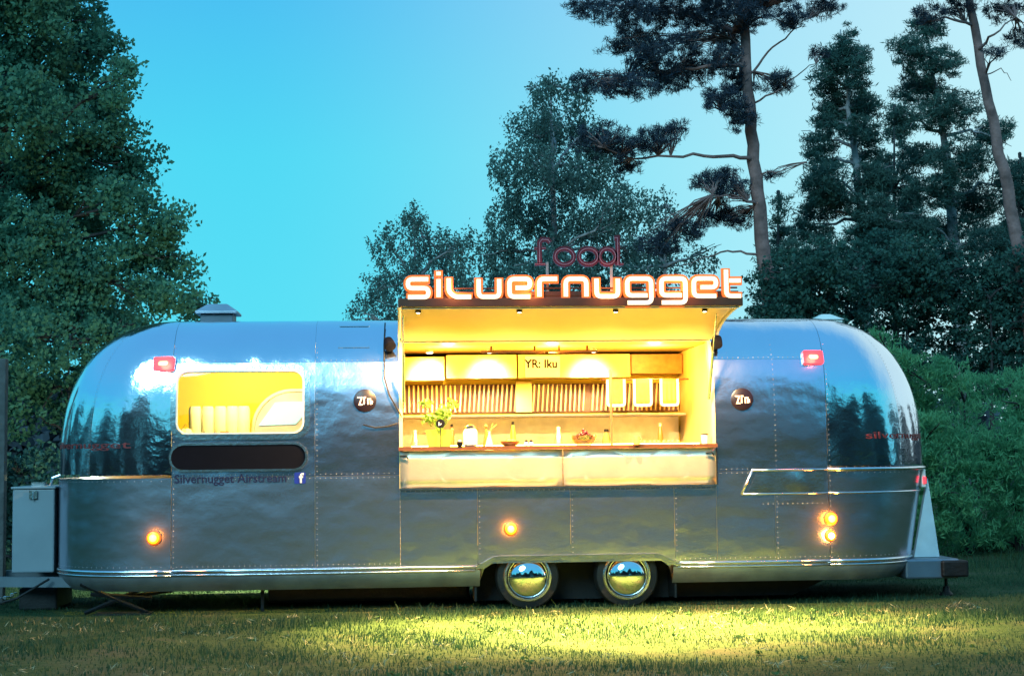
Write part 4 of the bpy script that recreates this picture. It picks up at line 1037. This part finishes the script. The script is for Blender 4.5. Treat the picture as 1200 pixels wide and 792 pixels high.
# birches behind the roof
B = [(640, 110, 24, 20), (625, 150, 34, 26), (655, 150, 36, 34), (690, 160, 26, 30), (610, 200, 40, 34), (655, 205, 42, 36), (700, 205, 38, 40), (735, 250, 34, 30), (600, 255, 38, 30), (650, 265, 48, 36), (700, 275, 40, 40), (590, 300, 34, 34), (640, 325, 60, 36), (710, 330, 50, 40), (760, 300, 30, 26), (585, 355, 40, 26), (675, 112, 18, 22)]
tree('birch_tree', 'tall feathery birch rising behind the word food', 'tree', 21, 655, (645, 100), B, LF_BIRCH, GREYBARK, .2, 21, per=28, leaves=30, L_=.09, W_=.045, sub=.17, flat=2.0, depth=1.5, droop=1.6)
B = [(480, 265, 26, 22), (455, 290, 28, 24), (500, 290, 34, 26), (530, 300, 30, 26), (470, 325, 38, 26), (520, 335, 40, 28), (440, 345, 30, 26), (550, 345, 30, 30), (425, 368, 22, 14), (480, 365, 40, 22), (545, 290, 22, 20)]
tree('birch_tree', 'small pale birch behind the roof between open sky and the lit sign', 'tree', 24, 490, (485, 260), B, LF_BIRCH, GREYBARK, .15, 22, per=22, leaves=22, L_=.09, W_=.045, sub=.17, flat=2.0, depth=1.5, droop=1.6)
B = [(775, 245, 22, 22), (765, 285, 34, 26), (800, 270, 26, 20), (745, 320, 40, 24), (790, 315, 36, 20), (825, 300, 24, 18), (770, 350, 46, 20)]
tree('birch_tree', 'low thin birch between the tall birch and the red pine trunk', 'tree', 19, 780, (780, 240), B, LF_BIRCH, GREYBARK, .12, 23, per=20, leaves=22, L_=.08, W_=.04, sub=.16, flat=2.0, depth=1.2, droop=1.4)
# pine with visible branches
def pine(label, Y, trunk, tw, boughs, seed, lean=None, group='bare stemmed pines'):
    pts = []
    for px, py in trunk:
        if py is None: p = at(px, 540, Y); p.z = -.05
        else: p = at(px, py, Y)
        pts.append(p)
    base = pts[0].copy(); base.z = 0
    T = thing('pine_tree', label, 'tree', base, group); g = MB(); q = random.Random(seed); qn = np.random.RandomState(seed); full = []
    for i in range(len(pts) - 1):
        for j in range(6): full.append(pts[i].lerp(pts[i + 1], j / 6) + Vector((q.uniform(-.025, .025), q.uniform(-.025, .025), 0)))
    full.append(pts[-1]); n = len(full)
    g.tube(full, [tw * (1.2 if i == 0 else 1) * (1 - .55 * i / (n - 1)) for i in range(n)], 12)
    C_, R_ = [], []; ppm = 1800 / (Y + 15.2)
    for path, w, tufts in boughs:
        P3 = [Vector(at(px, py, Y + (0 if k == 0 else dy))) for k, (px, py, dy) in enumerate([(*p[:2], (p[2] if len(p) > 2 else q.uniform(-.6, .6))) for p in path])]
        fine = []
        for i in range(len(P3) - 1):
            for j in range(4): fine.append(P3[i].lerp(P3[i + 1], j / 4) + Vector([q.uniform(-.03, .03) for _ in range(3)]))
        fine.append(P3[-1]); g.tube(fine, [w * .75 * (1 - .8 * k / len(fine)) for k in range(len(fine))], 7)
        for (px, py, rx, ry) in tufts:
            dy = q.uniform(-.9, .9); c = np.array(at(px, py, Y + dy)); a = np.array([rx / ppm, rx / ppm * .9, ry / ppm]) * 1.18
            near = min(fine, key=lambda p: (p - Vector(c)).length)
            k = max(10, int(55 * a[0] * a[2] * 9)); d = qn.normal(size=(k, 3)); d /= np.linalg.norm(d, axis=1)[:, None]
            cc = c + d * (qn.rand(k, 1) ** .45) * a; C_.append(cc); s_ = .10 * qn.uniform(.6, 1.5, (k, 1)); R_.append(np.hstack([s_, s_, s_ * .7]))
            for j in range(0, k, 3): limb(g, near, cc[j], .014, .004, seed + j, .06, 3)
    g.build('trunk', PBARK, T, smooth='all')
    leafcloud('crown', LF_PINE, np.concatenate(C_), np.concatenate(R_), 34, .13, .012, seed, T, up=.5)
    return T
PB = [
    ([(872, 40), (820, 20), (760, 10), (690, 5)], .06, [(690, 8, 26, 12), (730, 14, 34, 16), (775, 12, 32, 18), (820, 24, 30, 18), (850, 10, 26, 16)]),
    ([(874, 75), (830, 78), (770, 86), (700, 98)], .06, [(695, 98, 26, 11), (735, 100, 34, 14), (775, 92, 34, 18), (815, 80, 32, 18), (850, 70, 24, 16), (760, 62, 26, 18), (750, 45, 30, 14)]),
    ([(873, 60), (862, 50), (850, 30)], .03, [(855, 45, 20, 22), (862, 95, 14, 22), (880, 20, 16, 18), (868, 130, 12, 14), (800, 50, 26, 12), (720, 55, 18, 8)]),
    ([(880, 150), (865, 140), (845, 130)], .04, [(850, 118, 22, 14), (868, 140, 16, 18), (835, 112, 14, 8)]),
    ([(884, 188), (850, 182), (800, 182), (740, 186), (700, 172)], .055, [(705, 165, 32, 18), (740, 172, 24, 14), (765, 162, 26, 14), (790, 150, 18, 9), (735, 195, 18, 10)]),
    ([(888, 240), (865, 232), (835, 228)], .045, [(830, 212, 22, 11), (858, 222, 26, 14), (830, 250, 26, 14), (865, 255, 20, 14), (800, 268, 26, 12), (775, 285, 28, 12), (845, 205, 20, 10)]),
    ([(893, 300), (860, 294), (830, 300), (800, 310)], .035, []),
    ([(878, 90), (900, 60), (925, 40), (948, 22)], .035, [(905, 100, 22, 10), (925, 20, 26, 12), (960, 10, 26, 10)]),
    ([(884, 120), (910, 108), (940, 85), (960, 70)], .028, [(960, 62, 14, 6), (915, 92, 16, 7)]),
    ([(890, 205), (915, 200), (945, 190)], .022, [(905, 205, 12, 5)]),
    ([(868, 10), (850, -10), (830, -30)], .05, [(845, -10, 40, 22), (880, 0, 26, 20), (900, 0, 30, 12), (800, -15, 44, 16)]),
    ([(872, 30), (895, 20), (900, -20)], .04, [(930, -15, 50, 12)]),
]
pine('tall red barked pine with crooked open branches right behind the lit canopy', 13, [(910, None), (905, 370), (893, 280), (882, 170), (874, 70), (866, -60)], .17, PB, 31)
PB2 = [([(1140, 30), (1110, 20), (1080, 30)], .04, [(1090, 18, 22, 9), (1120, 8, 24, 9)]), ([(1145, 60), (1165, 40), (1190, 20)], .04, [(1180, 12, 26, 12), (1195, 45, 18, 10)]), ([(1150, 90), (1172, 80), (1185, 95)], .02, [(1165, 60, 14, 6)]),
       ([(1136, 5), (1120, -20), (1100, -40)], .05, [(1110, -20, 40, 16), (1160, -20, 46, 20)])]
pine('leaning dark pine trunk at the right border with almost no foliage', 12, [(1225, None), (1204, 350), (1180, 220), (1155, 100), (1130, -40)], .15, PB2, 33)
# dense conifers to the right
def blobcone(top, bot, x, w0, w1, n, seed):
    q = random.Random(seed); out = []
    for i in range(n):
        t = (i + .5) / n; y = top + (bot - top) * t; w = w0 + (w1 - w0) * t ** .8
        for s_ in ((-1, 1) if w > 22 else (0,)):
            out.append((x + s_ * w * q.uniform(.3, .62), y + q.uniform(-8, 8), w * q.uniform(.42, .62), 15 + 8 * q.random()))
    return out
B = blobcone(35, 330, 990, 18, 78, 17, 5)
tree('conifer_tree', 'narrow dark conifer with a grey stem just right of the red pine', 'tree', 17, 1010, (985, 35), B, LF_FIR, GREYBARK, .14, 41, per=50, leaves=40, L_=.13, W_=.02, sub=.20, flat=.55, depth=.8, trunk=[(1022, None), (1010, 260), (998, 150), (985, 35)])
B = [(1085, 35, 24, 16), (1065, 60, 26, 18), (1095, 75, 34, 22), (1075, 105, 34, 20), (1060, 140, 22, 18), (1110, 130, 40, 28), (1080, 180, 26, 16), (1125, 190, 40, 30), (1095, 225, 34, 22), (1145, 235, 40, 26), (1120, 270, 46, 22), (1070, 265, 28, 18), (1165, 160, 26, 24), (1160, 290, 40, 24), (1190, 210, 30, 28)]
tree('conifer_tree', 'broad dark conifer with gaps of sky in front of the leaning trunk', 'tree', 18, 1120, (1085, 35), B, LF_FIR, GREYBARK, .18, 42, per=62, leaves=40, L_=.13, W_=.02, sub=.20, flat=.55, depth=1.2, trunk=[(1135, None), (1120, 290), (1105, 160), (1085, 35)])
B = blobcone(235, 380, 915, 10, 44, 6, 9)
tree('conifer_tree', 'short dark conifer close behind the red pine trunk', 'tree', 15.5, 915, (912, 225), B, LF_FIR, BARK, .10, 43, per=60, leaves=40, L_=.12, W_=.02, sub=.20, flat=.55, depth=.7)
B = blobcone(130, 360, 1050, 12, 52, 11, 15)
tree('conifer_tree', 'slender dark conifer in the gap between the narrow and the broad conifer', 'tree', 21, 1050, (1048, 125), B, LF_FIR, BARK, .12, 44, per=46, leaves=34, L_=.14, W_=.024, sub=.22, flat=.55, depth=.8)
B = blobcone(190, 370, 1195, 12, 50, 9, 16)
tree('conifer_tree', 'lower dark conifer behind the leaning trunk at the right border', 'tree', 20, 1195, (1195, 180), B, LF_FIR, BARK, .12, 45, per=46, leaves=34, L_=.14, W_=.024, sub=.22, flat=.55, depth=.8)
# shrubs
def bush(label, Y, px, blobs, lm, seed, cat='shrub', group='dark shrubs behind the trailer', per=30, leaves=34, L_=.08, W_=.05, sub=.20, up=.3, name='dark_shrub', depth=.8):
    return tree(name, label, cat, Y, px, (px, min(b[1] for b in blobs) + 30), blobs, lm, BARK, .06, seed, per=per, leaves=leaves, L_=L_, W_=W_, sub=sub, flat=.8, group=group, depth=depth, up=up, lw=.02)
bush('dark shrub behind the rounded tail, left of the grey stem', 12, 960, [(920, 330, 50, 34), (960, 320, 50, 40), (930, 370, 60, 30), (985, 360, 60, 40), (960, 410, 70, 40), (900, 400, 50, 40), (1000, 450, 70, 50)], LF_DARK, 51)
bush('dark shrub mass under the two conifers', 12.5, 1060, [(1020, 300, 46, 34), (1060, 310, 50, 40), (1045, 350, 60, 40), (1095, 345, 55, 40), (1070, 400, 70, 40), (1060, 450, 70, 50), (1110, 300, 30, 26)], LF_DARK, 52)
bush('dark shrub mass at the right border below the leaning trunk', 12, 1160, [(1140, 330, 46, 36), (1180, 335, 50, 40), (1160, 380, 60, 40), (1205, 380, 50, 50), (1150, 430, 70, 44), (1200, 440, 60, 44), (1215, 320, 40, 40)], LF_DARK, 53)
bush('tall bright green hedge bush touching the rounded tail', 6.5, 1050, [(1035, 410, 26, 24), (1060, 430, 34, 28), (1075, 470, 40, 40), (1100, 520, 44, 44), (1060, 520, 50, 50), (1105, 580, 46, 44), (1060, 590, 50, 44), (1085, 630, 50, 30), (1030, 470, 40, 50)], LF_HEDGE, 54, group='bright green hedge bushes', name='hedge_bush', up=1.2, L_=.10, W_=.020, sub=.17, per=40, leaves=40)
bush('bright green hedge bush in the middle of the row right of the tail', 7, 1130, [(1110, 440, 30, 26), (1135, 460, 36, 30), (1125, 510, 44, 40), (1155, 555, 44, 44), (1140, 610, 50, 40), (1160, 640, 44, 24)], LF_HEDGE, 55, group='bright green hedge bushes', name='hedge_bush', up=1.2, L_=.10, W_=.020, sub=.17, per=40, leaves=40)
bush('bright green hedge bush at the right border of the row', 7, 1190, [(1180, 450, 30, 26), (1200, 480, 40, 36), (1185, 530, 44, 40), (1205, 590, 46, 44), (1190, 635, 44, 26), (1225, 500, 40, 60)], LF_HEDGE, 56, group='bright green hedge bushes', name='hedge_bush', up=1.2, L_=.10, W_=.020, sub=.17, per=40, leaves=40)
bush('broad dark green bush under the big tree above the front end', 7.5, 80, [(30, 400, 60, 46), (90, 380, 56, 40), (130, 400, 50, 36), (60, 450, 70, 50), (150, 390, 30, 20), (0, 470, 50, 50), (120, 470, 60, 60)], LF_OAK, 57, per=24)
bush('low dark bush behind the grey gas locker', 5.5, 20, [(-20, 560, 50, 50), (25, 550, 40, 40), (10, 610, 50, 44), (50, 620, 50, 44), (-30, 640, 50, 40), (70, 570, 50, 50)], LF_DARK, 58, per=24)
# weathered post at the left border, 
g = MB(); p = at(0, 560, 1.5); g.box(p.x - .25, p.x + .045, 1.5, 1.62, 0, at(0, 420, 1.5).z); o = g.build('wooden_post', TANW, bevel=.01, origin=(p.x, 1.5, 0)); tag(o, 'weathered grey wooden post at the left border of the picture', 'post')
# distant woodland all round (also what the aluminium mirrors)
def wood(Yfun, hfun, n, seed, label, L_):
    q = np.random.RandomState(seed); a = q.rand(n); C_ = []; R_ = []
    for t in a:
        x, y = Yfun(t, q); h = hfun(t); C_.append((x, y, q.uniform(0, 1) ** .8 * h)); R_.append((1.0, 1.0, .8))
    leafcloud('distant_wood', LF_FAR, C_, R_, 34, L_, L_ * .6, seed, None, kind='stuff')['label'] = label
wood(lambda t, q: (-90 + 180 * t, 42 + q.uniform(0, 4)), lambda t: 4.2 + 1.4 * math.sin(t * 37), 1900, 61, 'far low woodland behind the clearing', .6)
wood(lambda t, q: (-75 + 150 * t, -44 + q.uniform(-3, 0)), lambda t: 10 + 3 * math.sin(t * 23 + 1) + 3 * math.sin(t * 57), 3600, 62, 'woodland edge on the camera side of the clearing', .8)
wood(lambda t, q: (-60 + q.uniform(-3, 0), -44 + 90 * t), lambda t: 11 + 4 * math.sin(t * 21), 1500, 63, 'woodland edge beyond the drawbar side', .8)
wood(lambda t, q: (60 + q.uniform(0, 3), -44 + 90 * t), lambda t: max(2, 5 + 5 * math.sin(t * 27)), 1500, 64, 'woodland edge beyond the bumper side', .8)
